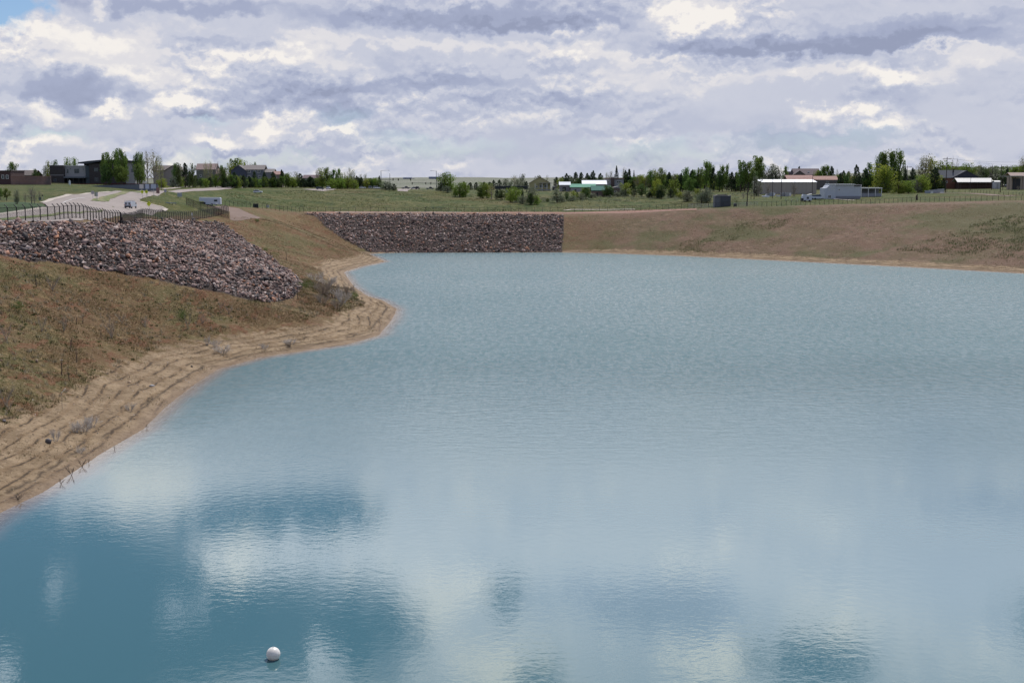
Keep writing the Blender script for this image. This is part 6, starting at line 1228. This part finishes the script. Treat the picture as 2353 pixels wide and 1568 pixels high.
def row(place, x0, x1, step, y0, y1, d, kinds, w0, w1):
    rs = []; x = x0
    while x < x1:
        rs.append(((x+random.uniform(-.3, .3)*step)*1.0, random.uniform(y0, y1), random.uniform(w0, w1), random.choice(kinds), -d*random.uniform(.97, 1.03))); x += step*random.uniform(.7, 1.3)
    T(0, place, rs)
CR[0] = (0, 0, 1)
row('low behind the tree belt', 1438, 1745, 9, 399, 413, 760, ['dark', 'pine', 'pop', 'yg', 'dark'], 20, 32)
row('low behind the white house', 1885, 2160, 10, 402, 415, 760, ['dark', 'pop', 'yg', 'pine'], 20, 32)
row('low behind the far cars', 640, 885, 10, 411, 419, 800, ['dark', 'pine', 'yg'], 14, 22)
row('low among the left houses', 425, 640, 10, 404, 416, 700, ['dark', 'pine', 'pop'], 14, 22)
row('low behind the barns', 1280, 1440, 9, 405, 415, 850, ['dark', 'pine'], 14, 20)
row('low in the street hedge', 505, 640, 8, 411, 418, 640, ['dark', 'yg', 'pine', 'pop'], 11, 16)
from collections import defaultdict
grp = defaultdict(list)
for r in sorted(TREES, key=lambda r: cx(r[0], r[2])):
    c, place, x, top, w, kind, b = r
    px = cx(c, x); t = put_tree(kind, px, -b if b < 0 else None, cy(c, top), w/CR[c][2], None if b < 0 else cy(c, b), place)
    grp[(place, kind)].append(t)
for (place, kind), L_ in grp.items():
    for i, t in enumerate(L_):
        desc = NAMES[kind][1]; desc = {'spring': 'budding tree', 'yg': 'yellow green tree', 'pine': 'dark pine', 'olive': 'gray green shrub', 'pop': 'green poplar', 'dark': 'leafy tree', 'bare': 'bare tree'}.get(kind, desc) if len(L_) > 1 else desc
        t['label'] = f'{desc} {place}' if len(L_) == 1 else f'{ORD[i]} {desc} from the left {place}'
        t['group'] = 'trees '+place if kind != 'olive' else 'shrubs '+place
# the wooded skyline at the far right and low scrub below the trees: masses
def scrub(name, label, xs, d0, d1, hmin, hmax, n, m, wmul=1.0):
    Vs = []
    for _ in range(n):
        px = random.uniform(*xs); d = random.uniform(d0, d1); g = ground(px, d); h = random.uniform(hmin, hmax)
        V = leaves([(0, 0, .35), (.25, .1, .3), (-.25, -.1, .3), (0, 0, .65)], [.3, .25, .25, .25], 60, .09); Vs.append(V*[h*wmul, h*wmul, h]+[g.x, g.y, g.z])
    V = np.vstack(Vs); tag(np_mesh(name, V, np.arange(len(V)).reshape(-1, 4), m), label, 'scrub', kind='stuff')
scrub('distant_woods', 'distant wooded ridge on the skyline at the right', (2150, 2420), 2900, 4300, 5, 11, 500, LM['dark'], 2.2)
scrub('field_scrub', 'low gray green scrub at the foot of the long tree belt', (1180, 1760), 640, 690, .6, 1.8, 220, LM['olive'], 1.5)
g7 = scatter_px([(520, 440), (760, 436), (1000, 442), (1300, 452), (1700, 455), (1700, 475), (1300, 484), (700, 484), (600, 474), (520, 466)], 1.9)
stuff_tufts('field_grass', 'rough green and straw grass of the field beyond the crest', [tufts(*thin(*g7, 14, -.02, 81), .15, .40, [(0.144, 0.120, 0.056), (0.045, 0.068, 0.014), (0.077, 0.088, 0.025), (0.234, 0.184, 0.105), (0.032, 0.044, 0.011)], [.2, .3, .25, .1, .15], 5, .22, .6)])
